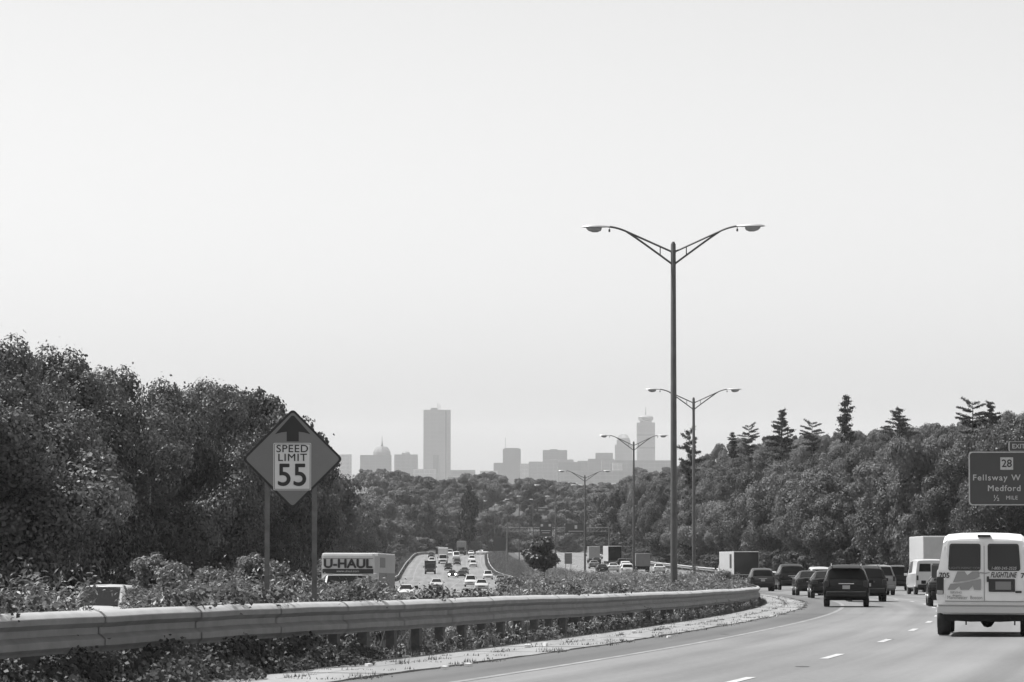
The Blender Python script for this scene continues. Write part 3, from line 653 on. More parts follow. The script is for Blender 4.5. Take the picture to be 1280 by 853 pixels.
SPEC = {
 'suv': dict(st=[(-2.34, .76, .48, .74, .78, .70), (-2.30, .86, .40, .80, .86, .80), (-2.22, .90, .32, .98, 1.04, .80), (-2.12, .915, .30, 1.03, 1.12, .78), (-1.90, .925, .28, 1.06, 1.55, .66), (-1.35, .93, .26, 1.05, 1.68, .67), (-.3, .93, .25, 1.02, 1.70, .67), (.45, .93, .25, 1.0, 1.64, .64), (1.25, .92, .25, .98, 1.04, .78), (2.0, .88, .28, .88, .94, .74), (2.28, .80, .36, .70, .76, .66)],
             back=(3, 4), front=(8, 7), side=[(4, 5), (5, 6), (6, 7)], wb=(1.38, -1.32), wr=.36, tz_=.92, th=.28, tw=.17),
 'sedan': dict(st=[(-2.36, .74, .46, .74, .78, .68), (-2.30, .84, .38, .92, .98, .72), (-2.2, .87, .30, .97, 1.03, .74), (-1.55, .89, .26, .98, 1.06, .72), (-.85, .90, .24, .96, 1.40, .56), (-.1, .90, .24, .95, 1.45, .57), (.45, .90, .24, .94, 1.40, .56), (1.2, .89, .24, .92, .98, .74), (2.0, .86, .27, .80, .86, .70), (2.3, .76, .36, .64, .70, .62)],
               back=(3, 4), front=(7, 6), side=[(4, 5), (5, 6)], wb=(1.38, -1.35), wr=.33, tz_=.84, th=.16, tw=.3),
 'minivan': dict(st=[(-2.5, .82, .44, .72, .76, .74), (-2.46, .92, .36, .98, 1.04, .84), (-2.38, .95, .30, 1.05, 1.16, .84), (-2.12, .97, .28, 1.08, 1.70, .70), (-1.7, .98, .26, 1.07, 1.77, .71), (-.3, .98, .25, 1.04, 1.80, .72), (.7, .98, .25, 1.0, 1.72, .69), (1.6, .97, .25, .98, 1.08, .82), (2.2, .93, .28, .84, .90, .76), (2.45, .82, .36, .68, .74, .68)],
                 back=(2, 3), front=(7, 6), side=[(3, 4), (4, 5), (5, 6)], wb=(1.5, -1.45), wr=.34, tz_=.98, th=.3, tw=.16),
 'van': dict(st=[(-2.72, .93, .46, .72, .76, .88), (-2.70, .98, .46, 1.2, 1.26, .92), (-2.68, .99, .46, 1.30, 1.42, .93), (-2.60, 1.0, .44, 1.30, 2.06, .83), (-2.3, 1.0, .42, 1.30, 2.13, .83), (-.5, 1.0, .38, 1.28, 2.15, .83), (1.2, 1.0, .36, 1.22, 2.08, .80), (1.95, .98, .36, 1.16, 1.24, .86), (2.65, .94, .38, 1.02, 1.08, .82), (2.8, .86, .42, .8, .86, .76)],
             back=None, front=(7, 6), side=[(5, 6)], wb=(1.75, -1.75), wr=.37, tz_=1.02, th=.3, tw=.12),
 'pickup': dict(st=[(-2.7, .88, .52, .98, 1.02, .84), (-2.66, .95, .46, 1.06, 1.1, .88), (-.8, .97, .42, 1.08, 1.12, .88), (-.72, .97, .42, 1.08, 1.7, .70), (0, .97, .40, 1.06, 1.82, .70), (.6, .97, .40, 1.05, 1.78, .68), (1.3, .97, .40, 1.06, 1.14, .84), (2.3, .94, .42, .98, 1.04, .82), (2.6, .86, .5, .8, .86, .76)],
                back=(2, 3), front=(6, 5), side=[(3, 4), (4, 5)], wb=(1.75, -1.65), wr=.40, tz_=.86, th=.36, tw=.12)}
WHEEL = {}
def wheel(t, x, y, r, w=.22):
    k = (round(r, 2), round(w, 2))
    if k not in WHEEL:
        a = MB(); a.lathe([(r*.6, -w/2), (r*.93, -w/2), (r, -w*.36), (r, w*.36), (r*.93, w/2), (r*.6, w/2)], (0, 0, 0), 'x', 22)
        b = MB(); b.lathe([(r*.15, -w*.42), (r*.58, -w*.5), (r*.62, -w*.3), (r*.62, w*.3), (r*.58, w*.5), (r*.15, w*.42)], (0, 0, 0), 'x', 16)
        WHEEL[k] = (a.mesh('wheel', M['rubber'], 40), b.mesh('rim', M['rim'], 40))
    o = obj('wheel', WHEEL[k][0], t, (x, y, r)); obj('rim', WHEEL[k][1], o, (.012 if x > 0 else -.012, 0, 0)); return o
NOBJ = {}
def place(t, px, d, who, head, dx=0):
    x = px2x(px, d); zf = zS if who == 'S' else zN; sl = (zf(d+2)-zf(d-2))/4; ta = math.atan((A(d+3)-A(d-3))/6)
    if who == 'N': ta = math.atan(((A(d+6)-OFF(d+6))-(A(d-6)-OFF(d-6)))/12)
    t.location = (x, d, zf(d)+.004)
    t.rotation_euler = (math.atan(sl), 0, -ta) if head > 0 else (-math.atan(sl), 0, math.pi-ta)
def quad(st, i, j, a, b, f0=0.0, f1=1.0):
    """quad on the glasshouse side between stations i and j (ring indices a..b)"""
    r0, r1 = ring(st[i]), ring(st[j]); L = lambda p, q, t: tuple(u+(v-u)*t for u, v in zip(p, q))
    return [L(r0[a], r1[a], f0), L(r0[a], r1[a], f1), L(r0[b], r1[b], f1), L(r0[b], r1[b], f0)]
def car(kind, name, label, v, px, d, who='S', scale=1.0, group=None, rails=False, headlights=False, yaw=0, metal=.2, glassy=True, detail=True, bars=False, cat=None):
    S = SPEC[kind]; st = S['st']; head = 1 if who == 'S' else -1
    t = thing(name, label, cat or {'suv': 'car', 'sedan': 'car', 'minivan': 'minivan', 'van': 'van', 'pickup': 'pickup truck'}[kind], group=group)
    place(t, px, d, who, head); t.rotation_euler[2] += yaw; t.scale = (scale,)*3
    pm = paint(v, .3, metal); body = loft(st).build('body', pm, t, smooth=32)
    G = M['glass']
    if S['back']:
        i, j = S['back']; r0, r1 = ring(st[i]), ring(st[j]); mb = MB()
        mb.patch([r0[-7], r0[7], r1[7], r1[-7]], .03, .035, .03); mb.build('rear_window', G, t)
    i, j = S['front']; r0, r1 = ring(st[i]), ring(st[j]); mb = MB(); mb.patch([r0[7], r0[-7], r1[-7], r1[7]], .03, .035, .03); mb.build('windshield', G, t)
    for (i, j) in S['side']:
        for sgn in (1, -1):
            r0, r1 = ring(st[i]), ring(st[j]); a, b = (5, 6) if sgn > 0 else (-5, -6); mb = MB()
            q = [r0[a], r1[a], r1[b], r0[b]]; q = q if sgn > 0 else q[::-1]; mb.patch(q, .05, .012); mb.build('side_window', G, t)
    # rear surface follows the first stations
    zs_ = [(s_[4], s_[0]) for s_ in st[:5]]
    def ry(z): return float(np.interp(z, [a for a, b in zs_], [b for a, b in zs_]))
    wmax = max(s_[1] for s_ in st); tzz = S['tz_']
    for sgn in (1, -1):
        mb = MB(); w = S['tw']; mb.bbox((sgn*(wmax*.93-w/2), ry(tzz)+.06, tzz), (w, .2, S['th']), .03); mb.build('tail_light', M['tail'], t)
        mb = MB(); mb.bbox((sgn*(wmax*.72), st[-1][0]-.06, st[-1][3]-.02), (.36, .2, .16), .03); mb.build('headlight', M['head'], t)
        mb = MB(); yy = st[S['front'][0]][0]-.35; mb.bbox((sgn*(wmax+.09), yy, st[-3][3]+.06), (.2, .1, .15), .03); mb.build('mirror', pm, t)
        for yy in S['wb']: wheel(t, sgn*(wmax-.135), yy, S['wr'])
    mb = MB(); zb = st[0][2]; mb.bbox((0, st[0][0]+.05, zb+.06), (wmax*1.72, .22, .2), .05); mb.build('bumper', M['under'] if v < .1 or kind in ('van',) else pm, t)
    mb = MB(); mb.box((0, 0, zb*.5+.13), (wmax*1.55, abs(st[0][0])*1.75, .16)); mb.build('underbody', M['under'], t)
    mb = MB(); mb.box((0, ry(.8)-.012, .80 if kind != 'pickup' else .6), (.3, .02, .15)); mb.build('plate', M['plate'], t)
    if kind != 'van':
        mb = MB(); mb.bbox((0, st[-1][0]+.0, st[-1][3]-.12), (.9, .06, .12), .02); mb.build('grille', M['text_dark'], t)
    if kind in ('suv', 'sedan', 'minivan'):
        zz = S['tz_']-.02 if kind == 'sedan' else st[3][3]-.09
        mb = MB(); mb.bbox((0, ry(zz)-.005, zz), (.62, .03, .035), .01); mb.build('trim_strip', M['chrome'], t)
    if kind == 'van':
        for sgn in (1, -1):
            mb = MB(); mb.add([(sgn*x, y, z) for x, y, z in ((.06, -2.70, 1.40), (.78, -2.70, 1.40), (.72, -2.63, 1.88), (.06, -2.63, 1.88), (.06, -2.6, 1.40), (.78, -2.6, 1.40), (.72, -2.55, 1.88), (.06, -2.55, 1.88))], [(0, 1, 2, 3), (7, 6, 5, 4), (0, 4, 5, 1), (1, 5, 6, 2), (2, 6, 7, 3), (3, 7, 4, 0)]); mb.build('rear_window', G, t)
    if rails:
        for sgn in (1, -1):
            mb = MB(); z = max(s_[4] for s_ in st); mb.tube([(sgn*.58, -1.7, z-.06), (sgn*.6, -1.6, z+.03), (sgn*.6, .2, z+.04), (sgn*.58, .35, z-.04)], .022, 6); mb.build('roof_rail', M['chrome'], t)
    if bars:
        i, j = S['back']; mb = MB(); z = st[j][4]; mb.bbox((0, st[j][0]-.08, z-.0), (1.15, .22, .04), .015); mb.build('spoiler', pm, t)
    return t
# --- the near shuttle van -------------------------------------------------------
M['van_glass'] = mat('van_glass', .035, .1, spec=.3)
M['seam'] = mat('panel_seam', .22, .6)
def shuttle():
    D = 74.0; t = thing('shuttle_van', 'nearest vehicle: white passenger shuttle van with dark rear windows and airline style lettering', 'van')
    st = [(-2.76, .955, .50, .66, .70, .90), (-2.75, .985, .50, 1.22, 1.26, .93), (-2.735, .985, .50, 1.38, 1.42, .925), (-2.66, .975, .48, 1.40, 2.02, .825), (-2.60, .98, .46, 1.40, 2.09, .81), (-2.3, 1.0, .44, 1.38, 2.15, .80), (-.5, 1.01, .40, 1.34, 2.18, .80), (1.2, 1.0, .38, 1.28, 2.1, .80), (1.95, .98, .38, 1.2, 1.28, .86), (2.65, .94, .4, 1.06, 1.12, .82), (2.8, .86, .44, .84, .9, .76)]
    P = mat('shuttle_paint', .74, .28, coat=.4, noise=.05, nscale=1.5)
    loft(st).build('body', P, t, smooth=14)
    place(t, 1231.5, D, 'S', 1); t.rotation_euler[2] += R(.5); t.scale = (1.07, 1.05, 1.06)
    def ry(z): return float(np.interp(z, [.66, 1.24, 1.40, 2.0, 2.08], [-2.76, -2.752, -2.737, -2.665, -2.61]))
    def onrear(x, z, w, h, name, m, th=.03, out=.006, par=t, bev=.02):
        a = math.atan2(ry(z-h/2)-ry(z+h/2), -h); mb = MB(); mb.bbox((0, 0, 0), (w, th, h), min(bev, th*.45, w*.3, h*.3)); 
        return mb.build(name, m, par, loc=(x, ry(z)-out, z)) if True else None
    seal = M['text_dark']
    # two rear doors as slightly proud skins with a gap
    for sg in (-1, 1):
        def patchx(x0, x1, z0, z1, name, m, out, th, xt=.86, par=t, bv=None):
            mb = MB(); k0 = 1; k1 = xt; vs = []
            pts = [(x0, z0, k0), (x1, z0, k0), (x1, z1, k1), (x0, z1, k1)]
            # rounded corners
            cx, cz = (x0+x1)/2, (z0+z1)/2; r = min(abs(x1-x0), z1-z0)*.09; poly_ = []
            for (qx, qz, a0) in ((max(x0, x1)-r, z1-r, 0), (min(x0, x1)+r, z1-r, 90), (min(x0, x1)+r, z0+r, 180), (max(x0, x1)-r, z0+r, 270)):
                for k in range(5): a = R(a0+22.5*k); poly_.append((qx+r*math.cos(a), qz+r*math.sin(a)))
            for x, z in poly_:
                f = (z-z0)/(z1-z0); xx = x*(1-(1-xt)*f) if xt < 1 else x; vs.append((xx, ry(z)-out, z))
            n = len(vs); mb.add(vs+[(x, y+th, z) for x, y, z in vs], [tuple(range(n)), tuple(range(2*n-1, n-1, -1))]+[(i, i+n, (i+1) % n+n, (i+1) % n) for i in range(n)])
            return mb.build(name, m, par)
        d_ = patchx(sg*.018, sg*.80, .74, 2.0, 'rear_door', P, .012, .03, .945)
        patchx(sg*.075, sg*.745, 1.375, 1.94, 'window_seal', seal, .017, .02, .955, d_)
        patchx(sg*.11, sg*.71, 1.41, 1.905, 'window', M['van_glass'], .021, .01, .955, d_)
        mb = MB(); mb.bbox((sg*.91, ry(1.05)+.03, 1.06), (.155, .12, .37), .03); tl = mb.build('tail_light', M['tail'], t)
        mb = MB(); mb.bbox((sg*.91, ry(1.05)-.03, .92), (.12, .02, .08), .008); mb.build('reverse_lens', M['plate'], tl)
        for zz in (.85, 1.2, 1.85):
            mb = MB(); mb.bbox((sg*.812, ry(zz)-.02, zz), (.03, .03, .08), .008); mb.build('hinge', P, d_)
        for yy in (1.75, -1.72): wheel(t, sg*.86, yy, .375, .26)
        mb = MB(); mb.bbox((sg*1.12, 1.55, 1.36), (.2, .12, .3), .03); mb.build('mirror', M['text_dark'], t)
        r0, r1 = ring(st[6]), ring(st[7]); a, b = (5, 6) if sg > 0 else (-5, -6)
        for i, j in ((4, 5), (5, 6), (6, 7)):
            r0, r1 = ring(st[i]), ring(st[j]); q = [r0[a], r1[a], r1[b], r0[b]]
            if i == 4: continue
            mb = MB(); mb.patch(q if sg > 0 else q[::-1], .07, .012); mb.build('side_window', M['glass'], t)
    r0, r1 = ring(st[8]), ring(st[7]); mb = MB(); mb.patch([r0[7], r0[-7], r1[-7], r1[7]], .03, .035, .03); mb.build('windshield', M['glass'], t)
    mb = MB(); mb.bbox((0, -2.80, .565), (1.96, .17, .155), .03); bp = mb.build('bumper', mat('painted_bumper', .5, .35, coat=.3), t)
    mb = MB(); mb.box((0, ry(1.3)-.013, 1.32), (.012, .012, 1.15)); mb.build('door_seam', M['seam'], t)
    mb = MB(); mb.bbox((.075, ry(1.2)-.03, 1.2), (.05, .04, .12), .012); mb.build('door_handle', M['text_dark'], t)
    mb = MB(); mb.box((0, ry(.73)-.016, .735), (1.62, .012, .014)); mb.build('sill_seam', M['text_mid'], t)
    mb = MB(); mb.bbox((0, -2.80, .655), (1.9, .2, .03), .01); mb.build('bumper_step', M['rim'], bp)
    mb = MB(); mb.box((0, .2, .40), (1.66, 5.5, .16)); mb.build('underbody', M['under'], t)
    mb = MB(); mb.tube([(-.78, -1.72, .37), (-.3, -1.72, .34), (.02, -1.72, .36), (.3, -1.72, .34), (.78, -1.72, .37)], [.05, .05, .06, .05, .05], 8); mb.lathe([(.05, -.16), (.17, -.08), (.19, 0), (.17, .08), (.05, .16)], (.05, -1.72, .36), 'x', 14); mb.build('rear_axle', M['under'], t)
    mb = MB(); mb.tube([(.5, -2.75, .36), (.5, -1.9, .36)], .04, 8); mb.build('exhaust', M['under'], t)
    for xx in (-.38, .62):
        mb = MB(); mb.box((xx, -2.6, .30), (.03, .05, .12)); mb.build('hanger', M['under'], t)
    mb = MB(); mb.bbox((0, -2.64, 2.105), (.27, .1, .045), .015); mb.build('brake_light', M['tail'], t)
    mb = MB(); mb.bbox((.36, ry(1.07)-.02, 1.07), (.54, .03, .27), .02); pr = mb.build('plate_recess', M['text_dark'], t)
    mb = MB(); mb.box((.39, ry(1.07)-.041, 1.065), (.32, .012, .17)); mb.build('plate', M['text_mid'], pr)
    ro = R(90)
    def tx(s_, x, z, size, m, shear=0, sx=1, th=0, align='CENTER', bold=0): return text('lettering', s_, size, m, t, (x, ry(z)-.034, z), (ro-.03, 0, 0), th, sx, shear, align, 1.0, .002)
    tx('FLIGHTLINE', .39, 1.285, .155, M['text_dark'], .35, .64, .004); tx('705', -.82, 1.27, .15, M['text_dark'], 0, 1.0, .004); tx('705', .86, 1.27, .15, M['text_dark'], 0, 1.0, .004)
    tx('FLIGHTLINEINC.COM', -.41, 1.425, .07, M['text_mid'], 0, 1.0); tx('1-800-245-2525', .40, 1.425, .085, M['text_light'], .2, .95)
    tx('Manchester  Boston', -.40, .81, .105, M['text_mid'], 0, .85); tx('SERVING', -.58, .915, .06, M['text_faint']); tx('Airports', -.56, .855, .055, M['text_faint'])
    mb = MB(); mb.bbox((.70, ry(.93)-.02, .935), (.13, .02, .045), .008); mb.build('badge', M['text_dark'], t)
    # two piece slanting M
    K = 1/317; X = lambda u: (u-462)*K; Z = lambda v_: 1.42-(v_-310)*.00272
    y0 = ry(1.2)-.03
    def poly_(pts, name):
        mb = MB(); n = len(pts); vs = [(X(a), ry(Z(b))-.031, Z(b)) for a, b in pts]; mb.add(vs+[(x, y+.01, z) for x, y, z in vs], [tuple(range(n)), tuple(range(2*n-1, n-1, -1))]+[(i, i+n, (i+1) % n+n, (i+1) % n) for i in range(n)]); mb.build(name, mat('logo_grey', .27, .5), t)
    poly_([(288, 333), (335, 333), (352, 362), (385, 333), (428, 333), (432, 374), (400, 390), (350, 402), (300, 410), (258, 418)], 'emblem')
    poly_([(242, 428), (300, 424), (360, 412), (410, 398), (440, 388), (440, 474), (396, 474), (388, 440), (362, 474), (308, 474), (300, 446), (272, 474), (224, 474)], 'emblem')
    mb = MB(); n = 12; up = []; lo = []
    for k in range(n+1):
        f = k/n; u = 418+f*80; v_ = 354-10*math.sin(f*6.28)*(1-f)-f*14; up.append((u, v_-3-4*(1-abs(2*f-1)))); lo.append((u, v_+3))
    poly_(up+lo[::-1], 'swoosh')
    # seats and passengers' headrests are only hinted at behind the glass
    return t
shuttle()
# --- box trucks -----------------------------------------------------------------
def box_truck(name, label, px, d, who, boxw=2.45, boxh=2.6, boxl=6.5, zfloor=1.0, vbox=.5, vcab=.5, vrear=None, cabw=2.2, cabh=2.3, group=None, attic=False, yaw=0, cat='truck', grille_v=.06, open_rear=False):
    t = thing(name, label, cat, group=group); place(t, px, d, who, 1 if who == 'S' else -1); t.rotation_euler[2] += yaw
    mb = MB(); y0 = -boxl/2-1; y1 = boxl/2-1; mb.bbox((0, (y0+y1)/2, zfloor+boxh/2), (boxw, boxl, boxh), .04)
    if attic: mb.bbox((0, y1+.55, zfloor+boxh-.62), (boxw-.01, 1.3, 1.22), .12)
    bx = mb.build('cargo_box', paint(vbox, .45), t)
    w = cabw/2; cy = y1+.1
    st = [(cy, w, .5, 1.3, cabh*.96, w*.86), (cy+.9, w, .5, 1.3, cabh, w*.86), (cy+1.3, w, .5, 1.3, cabh*.96, w*.84), (cy+1.95, w*.98, .5, 1.25, 1.34, w*.9), (cy+2.7, w*.95, .5, 1.12, 1.2, w*.86), (cy+2.85, w*.86, .55, .9, .98, w*.8)]
    loft(st).build('cab', paint(vcab, .35), t, smooth=35)
    r0, r1 = ring(st[3]), ring(st[2]); mb = MB(); mb.patch([r0[7], r0[-7], r1[-7], r1[7]], .03, .035, .03); mb.build('windshield', M['glass'], t)
    mb = MB(); mb.bbox((0, cy+2.84, .88), (w*1.2, .12, .34), .03); mb.build('grille', M['text_dark'], t)
    mb = MB(); mb.bbox((0, cy+2.9, .58), (w*1.9, .2, .22), .04); mb.build('bumper', M['rim'] if vcab > .2 else M['under'], t)
    for sg in (1, -1):
        for yy in (y0+1.2, cy+1.9): wheel(t, sg*(boxw/2-.25 if yy < 0 else w-.15), yy, .46, .34)
        r0, r1 = ring(st[1]), ring(st[2]); a, b = (5, 6) if sg > 0 else (-5, -6); q = [ring(st[0])[a], r1[a], r1[b], ring(st[0])[b]]
        mb = MB(); mb.patch(q if sg > 0 else q[::-1], .08, .015); mb.build('side_window', M['glass'], t)
        mb = MB(); mb.bbox((sg*w*.78, cy+2.82, .95), (.26, .12, .2), .03); mb.build('headlight', M['head'], t)
        mb = MB(); mb.box((sg*(w+.22), cy+1.4, 1.6), (.18, .08, .42)); mb.box((sg*(w+.08), cy+1.4, 1.6), (.16, .03, .03)); mb.build('mirror', M['text_dark'], t)
        mb = MB(); mb.bbox((sg*boxw*.42, y0-.01, zfloor-.08), (.22, .08, .12), .02); mb.build('tail_light', M['tail'], t)
    mb = MB(); mb.box((0, .6, .72), (1.0, boxl+2.6, .3)); mb.box((0, y0+.5, .62), (boxw*.85, .9, .5)); mb.build('chassis', M['under'], t)
    mb = MB(); mb.bbox((0, y0-.02, zfloor+boxh/2), (boxw-.07, .06, boxh-.12), .015); mb.build('rear_door', paint(vrear if vrear is not None else vbox*.8, .5), t)
    mb = MB(); mb.box((0, y0-.06, .55), (boxw*.8, .08, .12)); mb.build('rear_bumper', M['under'], t)
    return t, bx, (y0, y1, zfloor, boxw, boxh)
# rental truck facing us behind the median bushes
t, bx, (y0, y1, zf_, bw_, bh_) = box_truck('rental_truck', 'white rental box truck with bold lettering on its overhanging front behind the bushes', 447, 145, 'N', 2.4, 2.2, 5.2, 1.0, .50, .2, attic=True, cat='truck')
t.rotation_euler[2] += R(-1.5)
yf = y1+1.2+.012; ztop = 1.0+2.2
mb = MB(); mb.box((0, yf, ztop-.26), (2.26, .02, .03)); mb.build('front_band', M['text_mid'], bx)
mb = MB(); mb.box((0, yf, ztop-.82), (2.28, .02, .20)); bb = mb.build('front_band', M['text_dark'], bx)
text('lettering', 'U-HAUL', .54, M['text_dark'], bx, (0, yf+.03, ztop-.50), (R(90), 0, math.pi), .022, 1.12)
text('lettering', 'www.uhaul.com', .15, M['text_light'], bb, (0, yf+.03, ztop-.82), (R(90), 0, math.pi), 0, 1.05)
# graphic panel on the side that shows at the right
mb = MB(); mb.box((0, yf, ztop-1.1), (2.1, .02, .12)); mb.build('front_band', M['text_mid'], bx)
for sgx in (-1, 1):
    mb = MB(); mb.box((sgx*1.206, (y0+y1)/2, 1.0+.72), (.012, 4.9, 1.2)); gp = mb.build('side_graphic', M['text_mid'], bx)
    mb = MB(); mb.box((sgx*1.206, y1-1.2, ztop-.42), (.012, 1.6, .45)); mb.build('side_emblem', M['text_mid'], bx)
# --- traffic heading away -------------------------------------------------------
car('suv', 'crossover_car', 'dark crossover with bright roof rails nearest us in the left lane', .018, 1057, 131, bars=True, rails=True, metal=.0)
car('suv', 'estate_car', 'dark utility car half hidden by the right side of the nearest dark crossover', .022, 1081, 153, rails=True, metal=.0)
car('sedan', 'sedan_car', 'dark sedan peeping out at the left side of the nearest dark crossover', .03, 1031, 172, metal=.0)
car('sedan', 'sedan_car', 'grey roofed sedan with a dark boot just left of the half hidden dark sedan', .045, 1010, 190)
car('minivan', 'minivan', 'light grey minivan beyond the dark cars in the second lane', .14, 1094, 193)
car('suv', 'estate_car', 'small white roofed car showing between the dark sedan and the nearest crossover', .45, 1022, 232)
car('suv', 'large_suv', 'tall black utility vehicle between the grey hatchback and the grey roofed sedan', .022, 986.5, 238, scale=1.12, metal=0)
car('suv', 'hatchback_car', 'grey hatchback nearest the bend of the guardrail', .075, 950, 226, scale=.95)
car('pickup', 'pickup_truck', 'dark boxy pickup truck between the grey minivan and the white cargo van', .03, 1121, 232, scale=1.0)
car('van', 'cargo_van', 'plain white cargo van in front of the pale box truck', .5, 1157, 197)
car('sedan', 'sedan_car', 'dark car whose left side shows behind the white shuttle van', .03, 1184, 133)
box_truck('box_truck', 'tall pale box truck behind the white cargo van', 1165, 218, 'S', 2.5, 2.75, 7.5, 1.0, .55, .4, .42)
t, bx, q = box_truck('box_truck', 'box truck with a white lettered side and dark rear doors beyond the guardrail bend', 921, 306, 'S', 2.4, 2.2, 8.5, .9, .5, .4, .098, yaw=R(4))
mb = MB(); mb.box((-1.21, -3.5, 2.2), (.012, 1.1, 1.3)); mb.build('side_lettering', M['text_dark'], bx)
# far lanes heading away, seen between the lamp poles
box_truck('box_truck', 'far truck with a black square rear and bright edges between the lamp poles', 764.5, 588, 'S', 2.5, 2.75, 9, 1.1, .5, .3, .03, yaw=R(3))
car('sedan', 'sedan_car', 'dark car just behind and below the black backed far truck at its left', .05, 752, 470)
car('sedan', 'sedan_car', 'grey car left of the black backed far truck', .12, 742, 560)
car('sedan', 'sedan_car', 'small dark car above the grey car in the far lanes', .035, 745, 650)
box_truck('box_truck', 'distant light grey box truck left of the black backed far truck', 741.5, 690, 'S', 2.4, 2.6, 6, .9, .3, .3, .24)
car('sedan', 'sedan_car', 'white car tucked under the lower right corner of the black backed truck', .5, 766, 500)
car('suv', 'estate_car', 'white estate car directly left of the third lamp pole', .5, 783, 440)
car('suv', 'estate_car', 'second white estate car just ahead of the one left of the third lamp pole', .45, 781, 500)
car('suv', 'large_suv', 'dark utility vehicle right of the black backed far truck', .025, 777, 575)
car('sedan', 'sedan_car', 'dark low car beside the dark utility vehicle in the far lanes', .03, 786, 600)
box_truck('box_truck', 'far dark truck carrying a grey box just right of the third lamp pole', 802, 505, 'S', 2.3, 2.0, 4.5, .9, .16, .03, .14)
car('sedan', 'sedan_car', 'white sedan by the far guardrail between the third and the tallest lamp poles', .5, 823, 480)
# --- oncoming traffic -----------------------------------------------------------
ON = [('suv', 'estate_car', 'white car at far left whose roof shows over the guardrail', .4, 134, 100), ('sedan', 'sedan_car', 'white car roof low behind the weeds right of the rental truck', .5, 508, 318),
      ('sedan', 'sedan_car', 'pale car low behind the weeds below the dark oncoming truck', .4, 546, 425), ('sedan', 'sedan_car', 'dark car beside the outer rail at the far end of the oncoming lanes', .04, 539.5, 905),
      ('suv', 'estate_car', 'small white car just behind the dark oncoming truck', .5, 540, 830), ('minivan', 'van', 'white van right behind the tall white oncoming truck', .45, 562.5, 935),
      ('van', 'cargo_van', 'white van to the right of the tall white oncoming truck', .5, 570.5, 880), ('suv', 'large_suv', 'grey car with bright lamps just in front of the far white van', .1, 571.5, 815),
      ('suv', 'large_suv', 'dark car in the middle lane below the tall white truck', .03, 560.5, 755), ('sedan', 'sedan_car', 'dark car with both headlights glaring in the middle of the oncoming lanes', .03, 565.5, 655),
      ('sedan', 'sedan_car', 'grey car behind the white roofed one in the oncoming lanes', .1, 581, 712), ('sedan', 'sedan_car', 'dark car left of the broad white roofed car', .03, 577, 648),
      ('suv', 'large_suv', 'broad white roofed car nearest the weeds in the oncoming lanes', .5, 588.5, 470), ('suv', 'estate_car', 'white car in the third oncoming lane', .45, 591.5, 795),
      ('minivan', 'minivan', 'white minivan close behind the white car in the third oncoming lane', .5, 590, 850), ('sedan', 'sedan_car', 'white car far up the third oncoming lane', .5, 589, 935),
      ('suv', 'large_suv', 'white utility car with a dark nose nearest the median in the oncoming lanes', .5, 610, 600), ('sedan', 'sedan_car', 'white roofed car low in the weeds below the white utility car', .45, 602, 410),
      ('sedan', 'sedan_car', 'dull grey car roof at the right edge of the oncoming lanes', .14, 625.5, 515)]
for kind, nm, lab, v, px, d in ON:
    t = car(kind, nm, lab, v, px, d, 'N')
t = car('sedan', 'sedan_car', 'pale car turned sideways at the top right of the oncoming lanes', .4, 603.5, 960, 'N', yaw=R(40))
# the one with its lamps on
for o in bpy.data.objects:
    if o.get('label', '').startswith('dark car with both headlights glaring'):
        for sg in (1, -1):
            mb = MB(); mb.lathe([(.13, 0), (.11, .05), (.03, .07)], (0, 0, 0), 'z', 14); M['lit'] = M.get('lit') or bpy.data.materials.new('lit_lamp'); lm = M['lit']; lm.use_nodes = True; p = lm.node_tree.nodes['Principled BSDF']; p.inputs['Emission Color'].default_value = g(1); p.inputs['Emission Strength'].default_value = 6
            l = mb.build('lit_headlight', lm, o, loc=(sg*.62, 2.38, .62)); l.rotation_euler = (R(-90), 0, 0); l.scale = (1.4,)*3
box_truck('dump_truck', 'dark square fronted truck in the outer oncoming lane', 538, 711, 'N', 2.5, 1.9, 6, 1.0, .05, .05, cabw=2.4, cabh=2.5)
box_truck('box_truck', 'tall white fronted box truck in the oncoming lanes', 554, 835, 'N', 2.5, 2.9, 9, 1.1, .5, .45, cabw=2.3, cabh=2.4)
box_truck('box_truck', 'grey truck with a bright top edge farthest up the oncoming lanes', 577, 945, 'N', 2.5, 3.0, 9, 1.1, .22, .1, cabw=2.3, cabh=2.4)
# ------------------------------------------------------------------ trees
def quads(name, P, N, size, m, rs, aspect=.55, fold=.25):
    """many small folded leaves: P centres, N facing"""
    n = len(P); up = rs.normal(size=(n, 3)); T = np.cross(N, up); T /= np.linalg.norm(T, axis=1)[:, None]+1e-9; B = np.cross(N, T)
    sz = (size*rs.uniform(.65, 1.35, n))[:, None]
    v = np.empty((n, 4, 3)); v[:, 0] = P-T*sz*.5; v[:, 2] = P+T*sz*.5
    v[:, 1] = P+B*sz*aspect*.5+N*sz*fold*.4; v[:, 3] = P-B*sz*aspect*.5+N*sz*fold*.4
    me = bpy.data.meshes.new(name); me.vertices.add(n*4); me.loops.add(n*4); me.polygons.add(n)
    me.vertices.foreach_set('co', v.reshape(-1)); me.loops.foreach_set('vertex_index', np.arange(n*4, dtype=np.int32))
    me.polygons.foreach_set('loop_start', np.arange(0, n*4, 4, dtype=np.int32)); me.update(calc_edges=True); me.materials.append(m); return me
